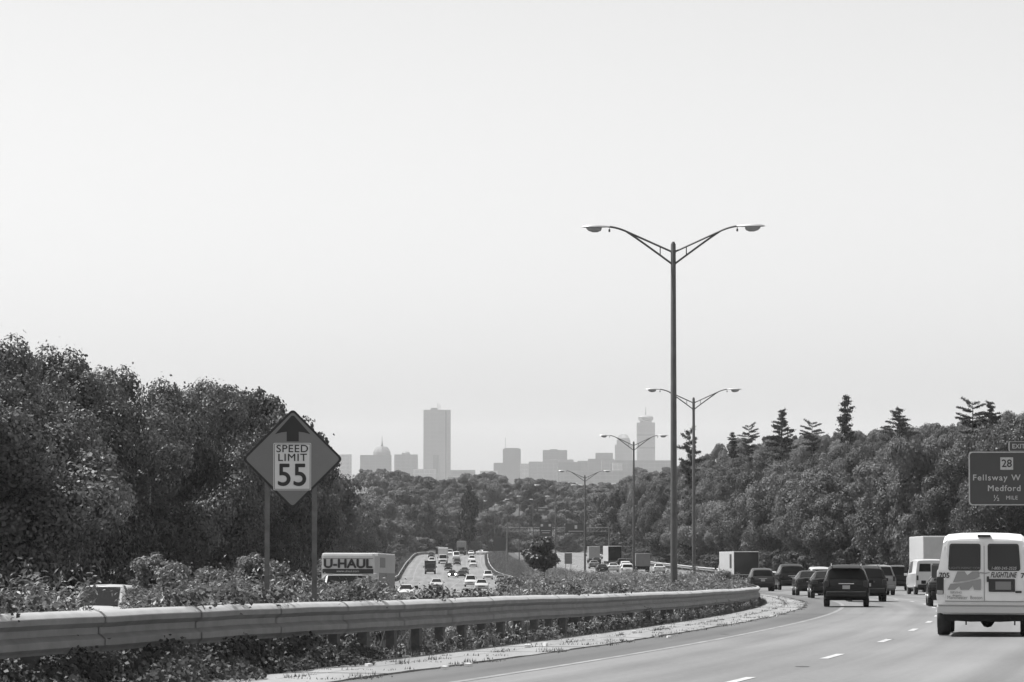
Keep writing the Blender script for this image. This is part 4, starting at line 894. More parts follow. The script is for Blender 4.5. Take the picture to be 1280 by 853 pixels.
def crown_proto(name, seed, leaf, n, m, nlobe=14, zlo=.12, sub=9, spread=.37, shape='round', soft=.45):
    """crown in a unit box: big boughs, each a cauliflower of small clumps, each clump a skin of leaves"""
    rs = np.random.RandomState(seed); L = [(np.array([0, 0, .79]), .17)] if shape == 'round' else []; tries = 0
    while len(L) < nlobe:
        q = rs.uniform(-1, 1, 3); tries += 1
        if np.linalg.norm(q) > 1 or np.linalg.norm(q) < .4: continue
        zc = zlo+.12+(.86-zlo)*(.5+.5*q[2])
        prof = math.sqrt(max(.02, 1-((zc-.45)/.68)**2)) if shape == 'round' else max(.1, 1.15-zc)
        c = np.array([q[0]*spread*prof, q[1]*spread*prof, zc]); r = rs.uniform(.12, .21)*(1 if zc < .75 else .8)*(1 if shape == 'round' else .7)
        if L and tries < 4000 and min(np.linalg.norm((c-a)*np.array([1, 1, 1.3])) for a, b in L) < .13: continue
        L.append((c, r))
    C = []
    for c, r in L:
        for k in range(sub):
            d = rs.normal(size=3); d[2] = abs(d[2])*.9-.25; d /= np.linalg.norm(d); C.append((c+d*r*np.array([1, 1, .8])*rs.uniform(.75, 1.05), r*rs.uniform(.28, .5), c))
        C.append((c, r*.8, c))
    w = np.array([x[1]**2 for x in C]); w /= w.sum(); P = []; N = []; S = []
    for (c, r, pc), ww in zip(C, w):
        k = max(8, int(n*ww)); d = rs.normal(size=(k, 3)); d /= np.linalg.norm(d, axis=1)[:, None]; d[:, 2] *= .85
        P.append(c+d*(r*(1+rs.normal(0, .13, k)))[:, None]); o = (c-pc); o = o/(np.linalg.norm(o)+1e-6)
        nn = d*.8+o*.45+rs.normal(size=(k, 3))*soft+np.array([0, 0, .12]); N.append(nn/np.linalg.norm(nn, axis=1)[:, None])
    P = np.concatenate(P); N = np.concatenate(N)
    k = int(len(P)*.02); i = rs.randint(0, len(P), k); P[i] += (P[i]-np.array([0, 0, .5]))*rs.uniform(.02, .09, k)[:, None]
    P[:, 2] = P[:, 2]*np.where(P[:, 2] > 0, 1/np.percentile(P[:, 2], 99.7), 1)
    return quads(name, P, N, leaf, m, rs, .62)
def trunk_proto(seed, r=.022, n=8):
    rnd = random.Random(seed); mb = MB(); pts = [(0, 0, -.06)]; x = y = 0
    for k in range(1, 7):
        x += rnd.uniform(-.012, .012); y += rnd.uniform(-.012, .012); pts.append((x, y, k*.125))
    mb.tube(pts, [r*1.25, r, r*.85, r*.7, r*.55, r*.4, r*.2], n)
    for k in range(7):
        b = pts[rnd.randint(2, 5)]; a = rnd.uniform(0, 6.28); l = rnd.uniform(.15, .3)
        mb.tube([b, (b[0]+math.cos(a)*l*.5, b[1]+math.sin(a)*l*.5, b[2]+l*.35), (b[0]+math.cos(a)*l, b[1]+math.sin(a)*l, b[2]+l*.9)], [r*.45, r*.3, r*.08], 5)
    return mb.mesh('trunk', M['bark'])
TR = [trunk_proto(s) for s in range(3)]
NEAR = [crown_proto('crown', 10+s, .0165, 80000, M['leaf'], 20, -.06, 12) for s in range(4)]
MID = [crown_proto('crown', 30+s, .025, 32000, M['leaf_far'], 15, -.03, 9) for s in range(6)]
FAR = [crown_proto('crown', 50+s, .038, 14000, M['leaf_far'], 11, -.03, 7) for s in range(5)]
POP = crown_proto('crown', 71, .05, 6000, M['leaf_dark'], 16, .0, shape='cone')
def pine_mesh(seed, n_wh=20, spread=.30, flat=False):
    """unit high above z=0, trunk running on below"""
    rs = np.random.RandomState(seed); P = []; N = []; mb = MB(); mb.tube([(0, 0, -3), (0, 0, 0), (0, 0, .5), (.01, 0, .97)], [.05, .03, .02, .004], 6)
    for k in range(-5, n_wh):
        z = .02+.96*k/n_wh+rs.uniform(-.035, .035); f = min(1, max(0, z))
        Lm = spread*((1-f)**.75*1.0+.10) if not flat else spread*(.55+.6*math.sin(f*3.0))
        for j in range(rs.randint(2, 5)):
            a = rs.uniform(0, 6.28); L = Lm*rs.uniform(.45, 1.25); rise = (rs.uniform(.0, .35)+(.25 if f > .7 else 0))*L
            e = np.array([math.cos(a)*L, math.sin(a)*L, rise]); mb.tube([(0, 0, z), tuple(e*.6+np.array([0, 0, z-.02*L])), tuple(e+np.array([0, 0, z]))], [.012, .008, .003], 4)
            for i in range(int(14+430*L)):
                t = rs.uniform(.2, 1.08); w = .05*(1.15-t*.4)
                P.append(e*t+np.array([0, 0, z])+rs.normal(size=3)*np.array([w*.9, w*.9, w*.36])); q = rs.normal(size=3)+np.array([0, 0, 1.1]); N.append(q/np.linalg.norm(q))
    return mb.mesh('trunk', M['bark']), quads('crown', np.array(P), np.array(N), .05, M['needle'], rs, .45)
PINE = [pine_mesh(8, 17, .32), pine_mesh(2, 14, .52), pine_mesh(3, 10, .5, True)]
skyl = lin([(-300, 410), (0, 420), (45, 428), (75, 432), (105, 445), (130, 458), (150, 482), (172, 497), (190, 474), (240, 470), (290, 484), (330, 494), (355, 503), (385, 525), (410, 555), (432, 582), (446, 588), (470, 586), (500, 588), (520, 594), (533, 596),
            (560, 598), (590, 590), (612, 590), (640, 596), (672, 600), (690, 598), (705, 606), (730, 612), (765, 612), (785, 604), (800, 578), (818, 560), (845, 552), (870, 548), (920, 546), (960, 545), (1000, 545), (1045, 541), (1100, 537), (1150, 531), (1200, 527), (1245, 519), (1280, 508), (1500, 500)])
cands = []; rnd = random.Random(77)
def cand(x, y, h, w, zone):
    px = 640+F*x/y
    if px < -70 or px > 1312: return
    z = tz(x, y); top = py_of(z+h, y); lim = skyl(px)+rnd.choice((0, 0, 1, 3, 6))*rnd.random()
    if px < 300: lim += 11
    if 350 < px < 445: lim += 16
    if 434 < px < 470 and 500 < y < 1400: lim = 618
    if top < lim:
        h2 = (HOR-lim)/F*y-z
        if h2 < h*.55: return
        w *= max(.7, h2/h)**.5; h = h2
    cands.append((y, x, z, h, w, zone, px))
def grid(ufun0, ufun1, y0, y1, sy, su, hr, wr, zone, jit=.4):
    y = y0
    while y < y1:
        u = ufun0(y)+rnd.random()*su*.5; k = sy(y) if callable(sy) else sy; q = su
        while u < ufun1(y):
            yy = y+rnd.uniform(-jit, jit)*k; cand(A(min(yy, 1300))+u+rnd.uniform(-.2, .2)*q, yy, rnd.uniform(*hr(yy)), rnd.uniform(*wr), zone); u += q
        y += k
edgeL = lambda y: -OFF(y)-WN-4
# woods left of the oncoming lanes
grid(lambda y: edgeL(y)-34, lambda y: edgeL(y)-2, 118, 430, 6, 6, lambda y: (12, 17) if y < 215 else (16, 22), (10.5, 15), 'left')
grid(lambda y: edgeL(y)-60, lambda y: edgeL(y)-3, 430, 1060, 13, 10, lambda y: (9, 16), (9, 13), 'left_far')
grid(lambda y: WS+4, lambda y: WS+130, 235, 640, 11, 9, lambda y: (9, 14), (8, 11), 'right')
grid(lambda y: WS+4, lambda y: WS+180, 640, 1100, 16, 11, lambda y: (10, 16), (9, 13), 'right_far')
for y in range(1010, 2050, 26):                       # wooded rise straight ahead
    x = -.075*y
    while x < .06*y:
        xx, yy = x+rnd.uniform(-4, 4), y+rnd.uniform(-9, 9)
        u = xx-A(min(yy, 1300)); road = -OFF(1000)-WN-3 < u < WS+3 and yy < 1290
        if not road: cand(xx, yy, rnd.uniform(9, 17), rnd.uniform(12, 20), 'centre')
        x += 12
# keep those that the view can show: front to back over a coarse mask
cands.sort(); G = np.zeros((440, 720), bool); kept = []
gy, gx = np.mgrid[0:440, 0:720]
for c in cands:
    y, x, z, h, w, zone, px = c
    cy0, cy1 = py_of(z+h, y), min(740, py_of(z, y)); rx = w*.5/y*F; cyc = (cy0+cy1)/2; ry = (cy1-cy0)/2+1e-3
    X0, X1 = max(0, int((px-rx+60)/2)), min(720, int((px+rx+60)/2)+1); Y0, Y1 = max(0, int((cy0-300)/1)), min(440, int(cy1-300)+1)
    if X1 <= X0 or Y1 <= Y0: continue
    sub = G[Y0:Y1, X0:X1]; m = (((gx[Y0:Y1, X0:X1]*2-60-px)/rx)**2+((gy[Y0:Y1, X0:X1]+300-cyc)/ry)**2) < .62
    vis = int((m & ~sub).sum()); tot = max(1, int(m.sum()))
    if vis > (34 if zone == 'centre' else 26) and vis/tot > .05: sub |= m; kept.append((vis*2,)+c)
    elif abs(px-640) < 800 and y < 500 and rnd.random() < .0: pass
kept.sort(reverse=True)
print('TREES', len(cands), len(kept))
things, rest = kept[:286], kept[286:]
from collections import Counter; print(Counter(k[6] for k in things))
GRP = {'left': 'broadleaf trees in the wood at the left', 'left_far': 'distant broadleaf trees along the left carriageway', 'right': 'broadleaf trees on the lower hillside', 'right_far': 'broadleaf trees on the upper hillside', 'centre': 'broadleaf trees below the city'}
MARK = [(-100, 45, 'at the left edge of the wood'), (45, 110, 'in the wood above the low white car'), (110, 175, 'behind the two thin bare stems'), (175, 250, 'behind the dead trunk'), (250, 320, 'just left of the diamond sign'),
        (320, 365, 'behind the left post of the diamond sign'), (365, 410, 'behind the right post of the diamond sign'), (410, 440, 'above the front of the rental truck'), (440, 465, 'below the left half of the domed block'), (465, 492, 'below the right half of the domed block'), (492, 524, 'below the block with the rounded penthouse'),
        (524, 547, 'below the left half of the tallest tower'), (547, 565, 'below the right half of the tallest tower'), (565, 595, 'below the long low building beside the tallest tower'), (595, 617, 'left of the dark square topped tower'), (617, 635, 'below the left half of the dark square topped tower'),
        (635, 655, 'below the right half of the dark square topped tower'), (655, 680, 'between the square topped and the notched tower'), (680, 710, 'below the broad notched tower'), (710, 740, 'around the fourth street lamp'), (740, 768, 'below the square penthouse block'),
        (768, 795, 'below the stepped tower'), (795, 820, 'below the crowned tower'), (820, 848, 'behind the tallest lamp pole'), (848, 880, 'behind the second lamp pole'), (880, 905, 'just right of the second lamp pole'), (905, 927, 'above the white sided box truck'), (927, 960, 'above the grey hatchback'),
        (960, 980, 'below the left half of the level branched pine'), (980, 1000, 'below the right half of the level branched pine'), (1000, 1022, 'below the low dark pine'), (1022, 1045, 'above the nearest dark crossover'), (1045, 1070, 'below the tallest pine'), (1070, 1095, 'just right of the tallest pine'), (1095, 1125, 'below the flat topped pine'),
        (1125, 1160, 'above the white cargo van'), (1160, 1205, 'left of the exit sign above the pale box truck'), (1205, 1240, 'behind the left part of the exit sign'), (1240, 1262, 'behind the route number of the exit sign'), (1262, 1290, 'above the roof of the white shuttle van'), (1290, 1500, 'at the right border of the view')]
ORD = ['topmost', 'second highest', 'third highest', 'fourth highest', 'fifth highest', 'sixth highest', 'seventh highest', 'eighth highest', 'ninth highest', 'tenth highest', 'eleventh highest', 'twelfth highest']
cells = {}
for it in things:
    vis, y, x, z, h, w, zone, px = it; k = [i for i, m_ in enumerate(MARK) if m_[0] <= px < m_[1]]; cells.setdefault(k[0] if k else len(MARK)-1, []).append(it)
LABEL = {}
for k, its in cells.items():
    its.sort(key=lambda c: py_of(c[3]+c[4], c[1]))
    for i, c in enumerate(its):
        LABEL[id(c)] = ('only' if len(its) == 1 else ORD[min(i, 11)] if i < len(its)-1 or i < 2 else 'lowest')+' broadleaf crown '+MARK[k][2]
for i, it in enumerate(things):
    vis, y, x, z, h, w, zone, px = it
    P = NEAR if y < 290 else (MID if y < 760 else FAR)
    t = thing('broadleaf_tree', LABEL[id(it)], 'tree', (x, y, z-.3), (0, 0, rnd.uniform(0, 6.28)), GRP[zone]); t.scale = (w, w, h+.3)
    obj('crown', rnd.choice(P), t); obj('trunk', rnd.choice(TR), t)
if False:                                             # trees of which next to nothing shows
    V = []; Fc = 0; src = FAR[0]; co = np.empty(len(src.vertices)*3); src.vertices.foreach_get('co', co); co = co.reshape(-1, 3)
    rs = np.random.RandomState(9); allv = []
    for (vis, y, x, z, h, w, zone, px) in rest:
        a = rs.uniform(0, 6.28); c_, s_ = math.cos(a), math.sin(a); q = co*np.array([w, w, h]); allv.append(np.stack([q[:, 0]*c_-q[:, 1]*s_+x, q[:, 0]*s_+q[:, 1]*c_+y, q[:, 2]+z], 1))
    v = np.concatenate(allv); n = len(v)//4
    me = bpy.data.meshes.new('far_woods'); me.vertices.add(n*4); me.loops.add(n*4); me.polygons.add(n); me.vertices.foreach_set('co', v.reshape(-1)); me.loops.foreach_set('vertex_index', np.arange(n*4, dtype=np.int32)); me.polygons.foreach_set('loop_start', np.arange(0, n*4, 4, dtype=np.int32)); me.update(calc_edges=True); me.materials.append(M['leaf_far'])
    o = obj('far_woods', me); o['kind'] = 'stuff'; o['label'] = 'gaps in the far wood filled by trees one cannot tell apart'
# pines that stand out above the ridge
pines = [(1057, 493, 545, 27, 'tall narrow pine standing alone above the middle of the ridge', 0), (977, 512, 552, 36, 'dark pine with level branches second along the ridge from the lamp poles', 1),
         (936, 531, 556, 22, 'small ragged pine between the second lamp pole and the level branched pine', 2), (916, 540, 560, 16, 'tiny thin pine nearest the second lamp pole on the ridge', 0),
         (1015, 527, 553, 26, 'low dark pine between the level branched pine and the tallest pine', 2), (1124, 510, 546, 44, 'flat topped leaning pine right of the tallest pine on the ridge', 1),
         (1216, 501, 540, 36, 'left of two broad pines crowded together above the exit sign', 2), (1238, 502, 540, 36, 'right of two broad pines crowded together above the exit sign', 1),
         (862, 537, 590, 30, 'dark pine just right of the tall lamp pole at the left end of the ridge', 2)]
for px, t0, b0, wd, lab, k in pines:
    D = 640 if px > 900 else 560
    if px > 1180: D = 470
    x = px2x(px, D); z = zt(b0+6, D); h = zt(t0, D)-z; k = [0, 1, 2][k]
    t = thing('pine_tree', lab, 'tree', (x, D, z), (0, 0, px)); t.scale = (wd/F*D/(2*(.32, .52, .5)[k]),)*2+(h,)
    obj('trunk', PINE[k][0], t); obj('crown', PINE[k][1], t)
# special trees
x = px2x(585, 1060); t = thing('dark_poplar', 'very dark cone shaped tree in the woods below the low building', 'tree', (x, 1060, zt(690, 1060)), (0, 0, 1)); t.scale = (13, 13, zt(607, 1060)-zt(690, 1060)); obj('crown', POP, t); obj('trunk', TR[0], t)
D = 425; x = px2x(679, D); z = tz(x, D)
t = thing('median_tree', 'small round dark tree standing alone in the median weeds', 'tree', (x, D, z-.1), (0, 0, .6)); hh = zt(671, D)-z
med = crown_proto('crown', 91, .07, 6500, mat('leaf_median', .075, .5, noise=.35, nscale=.6, trans=.2), 12, .22, 8); t.scale = (6.3, 6.3, hh)
obj('crown', med, t); mb = MB(); mb.tube([(0, 0, -.08), (.02, 0, .2), (0, .01, .5)], [.03, .022, .012], 8); mb.tube([(.02, 0, .2), (.14, 0, .42)], [.016, .006], 6); mb.tube([(.01, 0, .22), (-.12, .03, .45)], [.016, .006], 6); obj('trunk', mb.mesh('trunk', M['bark']), t)
# dead trunk and bare branches rising from the left wood
D = 232; x = px2x(222, D); z = tz(x, D); s = D/F
t = thing('dead_tree', 'bare dead trunk poking up out of the wood left of the speed sign', 'tree', (x, D, z)); H = zt(478, D)-z
mb = MB(); mb.tube([(.3, 0, 0), (.25, 0, H*.6), (.35, 0, H*.8), (.1, 0, H*.93), (-.25, 0, H)], [.28, .2, .16, .12, .07], 8); mb.build('trunk', M['bark'], t)
for pts in ([(0, 0, H*.93), (.8, 0, H*.97), (1.5, 0, H*1.02)], [(.3, 0, H*.78), (-.3, 0, H*.84), (-.5, 0, H*.9)]):
    mb = MB(); mb.tube([tuple(p) for p in pts], [.045, .03, .012], 6); mb.build('branch', M['dead'], t)
for px, p0, p1, dx, lab in ((162, 500, 464, -4, 'thin pale dead stem rising in the gap between the two left woods'), (187, 520, 476, 3, 'second thin bare stem in the gap between the two left woods')):
    D = 208; x = px2x(px, D); z = tz(x, D); t = thing('bare_sapling', lab, 'tree', (x, D, z)); H = zt(p1, D)-z
    mb = MB(); mb.tube([(0, 0, 0), (.1, 0, H*.6), (dx*D/F, 0, H)], [.07, .05, .015], 6); mb.build('trunk', M['dead'], t)
    mb = MB(); mb.tube([(.08, 0, H*.7), (.5, 0, H*.85), (.6, .1, H*.93)], [.03, .02, .01], 5); mb.build('branch', M['dead'], t)
# edge shrubs
SHR = [crown_proto('foliage', 120+s, .034, 14000, M['bush'], 12, -.05, 9) for s in range(3)]
shr = []
for px, D, w, top, lab in ((212, 78, 112, 697, 'large pale rounded bush behind the guardrail at the left'), (262, 80, 90, 712, 'lower bush joined to the right side of the large pale bush'),
                           (338, 74, 96, 696, 'broad feathery bush around the foot of the left sign post'), (375, 66, 40, 716, 'low bush between the two posts of the speed sign'),
                           (420, 60, 46, 731, 'small dark leafed bush spilling toward the rail below the rental truck'), (0, 62, 60, 742, 'small leafy bush at the left edge behind the guardrail'), (175, 60, 50, 735, 'small bush between the white car and the large pale bush'),
                           (406, 70, 50, 731, 'leafy bush right of the right sign post'), (432, 72, 50, 729, 'leafy bush in front of the rental truck front wheels'), (458, 76, 50, 727, 'second leafy bush in front of the rental truck'), (470, 80, 60, 723, 'low bush below the right end of the rental truck'), (782, 105, 40, 722, 'tufted bush left of the foot of the tallest lamp'), (825, 130, 50, 718, 'tufted bush right of the third lamp pole'),
                           (905, 150, 46, 713, 'bush behind the bend of the guardrail below the white truck'), (870, 140, 40, 722, 'low tuft beside the second lamp pole'), (725, 150, 50, 720, 'low bush below the fourth lamp pole'), (640, 140, 60, 722, 'low bush near the middle of the median')):
    x = px2x(px, D); z = tz(x, D); t = thing('median_bush', lab, 'bush', (x, D, z-.1), (0, 0, px)); H = zt(top, D)-z+.1; s = D/F
    t.scale = (w*s*1.25, w*s*1.25, H*1.0); obj('foliage', SHR[px % 3], t)

def under(name, pts, proto, m_, lab, seed):
    rs = np.random.RandomState(seed); co = np.empty(len(proto.vertices)*3); proto.vertices.foreach_get('co', co); co = co.reshape(-1, 3); allv = []
    for (x, y, z, w, h) in pts:
        a = rs.uniform(0, 6.28); c_, s_ = math.cos(a), math.sin(a); q = co*np.array([w, w, h]); allv.append(np.stack([q[:, 0]*c_-q[:, 1]*s_+x, q[:, 0]*s_+q[:, 1]*c_+y, q[:, 2]+z], 1))
    v = np.concatenate(allv); n = len(v)//4; me = bpy.data.meshes.new(name); me.vertices.add(n*4); me.loops.add(n*4); me.polygons.add(n); me.vertices.foreach_set('co', v.reshape(-1)); me.loops.foreach_set('vertex_index', np.arange(n*4, dtype=np.int32)); me.polygons.foreach_set('loop_start', np.arange(0, n*4, 4, dtype=np.int32)); me.update(calc_edges=True); me.materials.append(m_)
    o = obj(name, me); o['kind'] = 'stuff'; o['label'] = lab
UP = crown_proto('foliage', 200, .06, 3000, M['leaf'], 9, -.05, 6)
r5 = random.Random(55); pts = []
for i in range(150):
    y = 100+330*r5.random()**1.2; u = edgeL(y)+2.2-r5.random()*12; x = A(y)+u
    if -80 < 640+F*x/y < 700: pts.append((x, y, tz(x, y)-.2, r5.uniform(2.5, 4.5), r5.uniform(1.6, 3.6)))
for i in range(80):
    y = 430+600*r5.random(); u = edgeL(y)+1-r5.random()*8; x = A(y)+u; pts.append((x, y, tz(x, y)-.2, r5.uniform(4, 6), r5.uniform(2, 4)))
under('left_undergrowth', pts, UP, M['leaf'], 'dark undergrowth along the foot of the left wood', 1)
pts = []
for i in range(170):
    y = 215+560*r5.random(); u = WS+2+r5.random()*9; x = A(y)+u; pts.append((x, y, tz(x, y)-.2, r5.uniform(2.5, 5), r5.uniform(1.5, 4)))
for i in range(70):
    y = 770+300*r5.random(); u = WS+2+r5.random()*9; x = A(y)+u; pts.append((x, y, tz(x, y)-.2, r5.uniform(4, 6), r5.uniform(2, 5)))
under('hill_undergrowth', pts, UP, M['leaf_far'], 'undergrowth along the foot of the wooded hill', 2)
pts = []
for i in range(420):
    y = 1000+900*r5.random()**.8; x = r5.uniform(-.075, .05)*y; u = x-A(min(y, 1300))
    if -OFF(1000)-WN-3 < u < WS+3 and y < 1290: continue
    pts.append((x, y, tz(x, y)-.2, r5.uniform(9, 16), r5.uniform(5, 9)))
under('far_woods', pts, FAR[1], M['leaf_far'], 'far wood filling the gaps between the trees below the skyline', 3)
# ------------------------------------------------------------------ weeds, grass and ivy
def weed_mesh(name, pts, m, seed, kind='weed'):
    """pts: (x, y, z, height) ; arching leafy stems or grass tufts"""
    rs = np.random.RandomState(seed); P = []; N = []; S = []
    n = len(pts)
    for (x, y, z, h) in pts:
        ns = rs.randint(2, 5)
        for s in range(ns):
            a = rs.uniform(0, 6.28); lean = rs.uniform(.1, .55)*h; k = int(14+h*14)
            t = np.linspace(.08, 1, k); j = rs.normal(0, .05, (k, 3)); hh = h*rs.uniform(.65, 1.1)
            px = x+np.cos(a)*lean*t**1.8; py = y+np.sin(a)*lean*t**1.8; pz = z+hh*(t-.12*t**3)
            P.append(np.stack([px, py, pz], 1)+j); nn = rs.normal(size=(k, 3))*.7+np.array([0, -.2, .8]); N.append(nn/np.linalg.norm(nn, axis=1)[:, None])
            S.append(.035+.06*(1-t)*h+rs.uniform(0, .03, k))
    P = np.concatenate(P); N = np.concatenate(N); S = np.concatenate(S)
    T = rs.normal(size=P.shape); T = T-(T*N).sum(1)[:, None]*N; T /= np.linalg.norm(T, axis=1)[:, None]; B = np.cross(N, T); S = S[:, None]
    v = np.empty((len(P), 4, 3)); v[:, 0] = P-T*S; v[:, 2] = P+T*S; v[:, 1] = P+B*S*.3+N*S*.2; v[:, 3] = P-B*S*.3+N*S*.2
    n = len(P); me = bpy.data.meshes.new(name); me.vertices.add(n*4); me.loops.add(n*4); me.polygons.add(n); me.vertices.foreach_set('co', v.reshape(-1)); me.loops.foreach_set('vertex_index', np.arange(n*4, dtype=np.int32)); me.polygons.foreach_set('loop_start', np.arange(0, n*4, 4, dtype=np.int32)); me.update(calc_edges=True); me.materials.append(m)
    return me
def grass_mesh(name, pts, m, seed, w=.012):
    rs = np.random.RandomState(seed); p = np.array(pts); k = 7; n = len(p)*k
    b = np.repeat(p, k, 0); base = b[:, :3]+np.stack([rs.normal(0, .06, n), rs.normal(0, .06, n), np.zeros(n)], 1); h = b[:, 3]*rs.uniform(.5, 1.2, n)
    a = rs.uniform(0, 6.28, n); side = np.stack([np.cos(a), np.sin(a), 0*a], 1)*(w*(1+b[:, 3:4]*1.5)); lean = np.stack([rs.normal(0, .3, n)*h, rs.normal(0, .3, n)*h, h], 1)
    v = np.stack([base-side, base+side, base+lean], 1); me = bpy.data.meshes.new(name); me.vertices.add(n*3); me.loops.add(n*3); me.polygons.add(n); me.vertices.foreach_set('co', v.reshape(-1)); me.loops.foreach_set('vertex_index', np.arange(n*3, dtype=np.int32)); me.polygons.foreach_set('loop_start', np.arange(0, n*3, 3, dtype=np.int32)); me.update(calc_edges=True); me.materials.append(m)
    return me
rnd = random.Random(31)
def stuff(name, me, label): o = obj(name, me); o['kind'] = 'stuff'; o['label'] = label; return o
M['grass'] = mat('grass', .12, .7, noise=.4, nscale=.4, trans=.25)
# tall weeds in the median; height follows clumps
def clump(x, y): return .5+.5*math.sin(x*.9+1.3*math.sin(y*.31))*math.cos(y*.23+x*.4)
pts = []
for y0, y1, n, hs in ((34, 70, 1500, 1.35), (70, 120, 2400, 1.3), (120, 200, 2300, 1.35), (200, 330, 1900, 1.4), (330, 600, 1700, 1.2), (600, 940, 1500, 1.6)):
    for i in range(n):
        y = y0+(y1-y0)*rnd.random(); off = OFF(y); u = .55-(rnd.random()**1.4)*(off*.95 if y > 70 else min(off, 8)); x = A(y)+u
        if not -40 < 640+F*x/y < 1000: continue
        pxx = 640+F*x/y; k = 1.0
        if 485 < pxx < 655: k = .62
        if 92 < pxx < 168 and y < 100: k = .05
        pts.append((x, y, tz(x, y), k*hs*rnd.uniform(.35, 1.0)*(.55+.7*clump(x, y))))
stuff('median_weeds', weed_mesh('median_weeds', pts, M['weed'], 4), 'tangle of tall summer weeds filling the median behind the guardrail')
g1 = []
for i in range(26000):
    y = 34+560*rnd.random()**1.7; off = OFF(y); u = .9-(off+.9)*rnd.random(); x = A(y)+u
    if -60 < 640+F*x/y < 1000: g1.append((x, y, tz(x, y), rnd.uniform(.15, .55)))
for i in range(5000):
    y = 560+400*rnd.random(); off = OFF(y); u = .9-(off+.7)*rnd.random(); x = A(y)+u; g1.append((x, y, tz(x, y), rnd.uniform(.4, 1.0)))
for i in range(5000):                                 # verge beyond the oncoming lanes
    y = 150+800*rnd.random(); x = A(y)-OFF(y)-WN-.3-rnd.random()*6; g1.append((x, y, tz(x, y), rnd.uniform(.3, .9)))
for i in range(6000):                                 # foot of the hill
    y = 215+700*rnd.random(); x = A(y)+WS+.6+rnd.random()*8; g1.append((x, y, tz(x, y), rnd.uniform(.3, 1.2)))
stuff('median_grass', grass_mesh('median_grass', g1, M['grass'], 5, .02), 'rough dry grass on the median and the road verges')
# grass and weeds in the open joints and along the foot of the rail
g2 = []; z10 = lambda y: zS(y)
for i in range(3000):
    y = 34+150*rnd.random()**1.3; r = rnd.random()
    cl = math.sin(y*.9)+math.sin(y*2.3+1)+.5*math.sin(y*5.1)
    if r < .32: u = 1.55-abs(rnd.gauss(0, .28)); h = rnd.uniform(.04, .2)
    elif r < .5:
        if cl < .3: continue
        u = 2.44+rnd.gauss(0, .035); h = rnd.uniform(.02, .09)
    elif r < .8:
        if cl < .4: continue
        u = 3.3+rnd.gauss(0, .05+.03*max(0, cl)); h = rnd.uniform(.015, .07)
    else:
        y = round(y/3.9)*3.9+rnd.gauss(0, .12); u = rnd.uniform(1.6, 3.3); h = rnd.uniform(.02, .07)
        if rnd.random() < .5: continue
    g2.append((A(y)+u, y, z10(y)+(.025 if 1.55 < u < 3.28 else 0), h))
stuff('pavement_grass', grass_mesh('pavement_grass', g2, mat('joint_grass', .13, .7, noise=.4, nscale=.7), 6, .008), 'short grass growing in the joints of the broken concrete strip')
pts = []
for i in range(650):
    y = 50+110*rnd.random(); u = 1.3-rnd.random()*.9; pts.append((A(y)+u, y, zS(y), rnd.uniform(.1, .45)*(.5+.8*clump(A(y)+u, y*2))))
stuff('rail_foot_weeds', weed_mesh('rail_foot_weeds', pts, M['weed'], 7), 'low weeds under the guardrail between its posts')
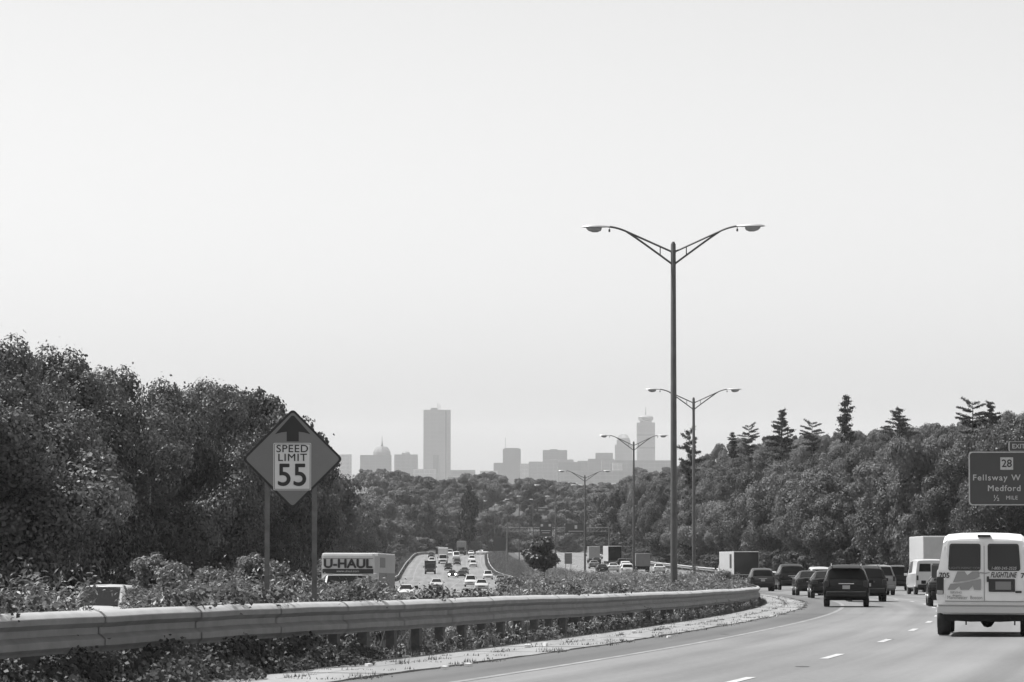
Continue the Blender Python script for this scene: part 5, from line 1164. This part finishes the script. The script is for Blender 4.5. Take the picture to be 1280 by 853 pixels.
# ivy bank under the near end of the rail, with runners over the beam
rs = np.random.RandomState(12); P = []; N = []
def add_leaf(x, y, z, n): P.append((x, y, z)); N.append(n)
for i in range(30000):
    y = 27+27*rs.uniform()**.9; u0 = rs.uniform(-.2, 1)
    width = 1.0+.2*math.sin(y*.8)+.15*math.sin(y*2.1); fade = min(1, max(0, (53-y)/6))
    if rs.uniform() > fade+.02: continue
    u = .9+u0*width*(.65+.5*fade); t = max(0, u0); hgt = (.50*(1-t)**.6)*(.75+.3*math.sin(y*1.9+u*3)+.2*rs.normal())*(.4+.6*fade)
    hgt = max(.03, hgt)*(1 if rs.uniform() < .75 else rs.uniform(.3, 1)); add_leaf(A(y)+u, y, zS(y)+.05+hgt, rs.normal(size=3)*.6+np.array([.45, -.55, .7]))
for yv in (36.3, 43.3, 45.2, 47.6, 52.6, 58.0, 73, 79, 81): # sprays hanging over the top edge
    for i in range(int(170 if yv < 60 else 70)):
        t = rs.uniform(); y = yv+rs.normal(0, .28+.2*(yv % 1)); u = 1.05+rs.normal(0, .14)+t*.12; z = zS(y)+railtop(y)+.16-.12*abs(rs.normal())*t+rs.normal(0, .04)
        add_leaf(A(y)+u, y, z, rs.normal(size=3)*.6+np.array([.3, -.5, .7]))
for i in range(2500):                                # leafy edge just behind the beam
    y = 33+32*rs.uniform()
    if 75 < 640+F*(A(y)+.75)/y < 185: continue
    z = zS(y)+railtop(y)-.1+(.28*clump(y*1.1, y*2))*rs.uniform(); add_leaf(A(y)+.75+rs.normal(0, .18), y, z, rs.normal(size=3)*.6+np.array([.2, -.5, .8]))
P = np.array(P); N = np.array(N); N /= np.linalg.norm(N, axis=1)[:, None]
stuff('ivy', quads('ivy', P, N, .07, M['ivy'], rs, .8), 'dark ivy spilling under and over the near end of the guardrail')
# litter along the gutter
mb = MB(); rs2 = random.Random(4)
for i in range(26):
    y = rs2.uniform(45, 130); u = rs2.choice((1.5, 1.45, 3.45, 2.4))+rs2.gauss(0, .1); mb.box((A(y)+u, y, zS(y)+(.06 if 1.6 < u < 3.3 else .03)), (rs2.uniform(.04, .14), rs2.uniform(.04, .12), rs2.uniform(.02, .06)), rs2.random()*3)
stuff('litter', mb.mesh('litter', M['white_face']), 'scraps of litter at the foot of the guardrail')

# tar and oil marks on the asphalt
mb = MB(); r6 = random.Random(3)
for (px, py, w, l) in ((1003, 831, .28, .22), (745, 806, .2, .15), (1112, 796, .12, .5), (905, 790, .3, .2)):
    y = F*1.5/(py-709); x = px2x(px, y); n = 12; vs = [(x+math.cos(2*math.pi*k/n)*w*r6.uniform(.5, 1)*.5, y+math.sin(2*math.pi*k/n)*l*r6.uniform(.6, 1), 0) for k in range(n)]
    mb.add([(a, b, zS(b)+.005) for a, b, c in vs], [tuple(range(n))])
struct(mb.build('road_stains', mat('tar', .05, .8)))
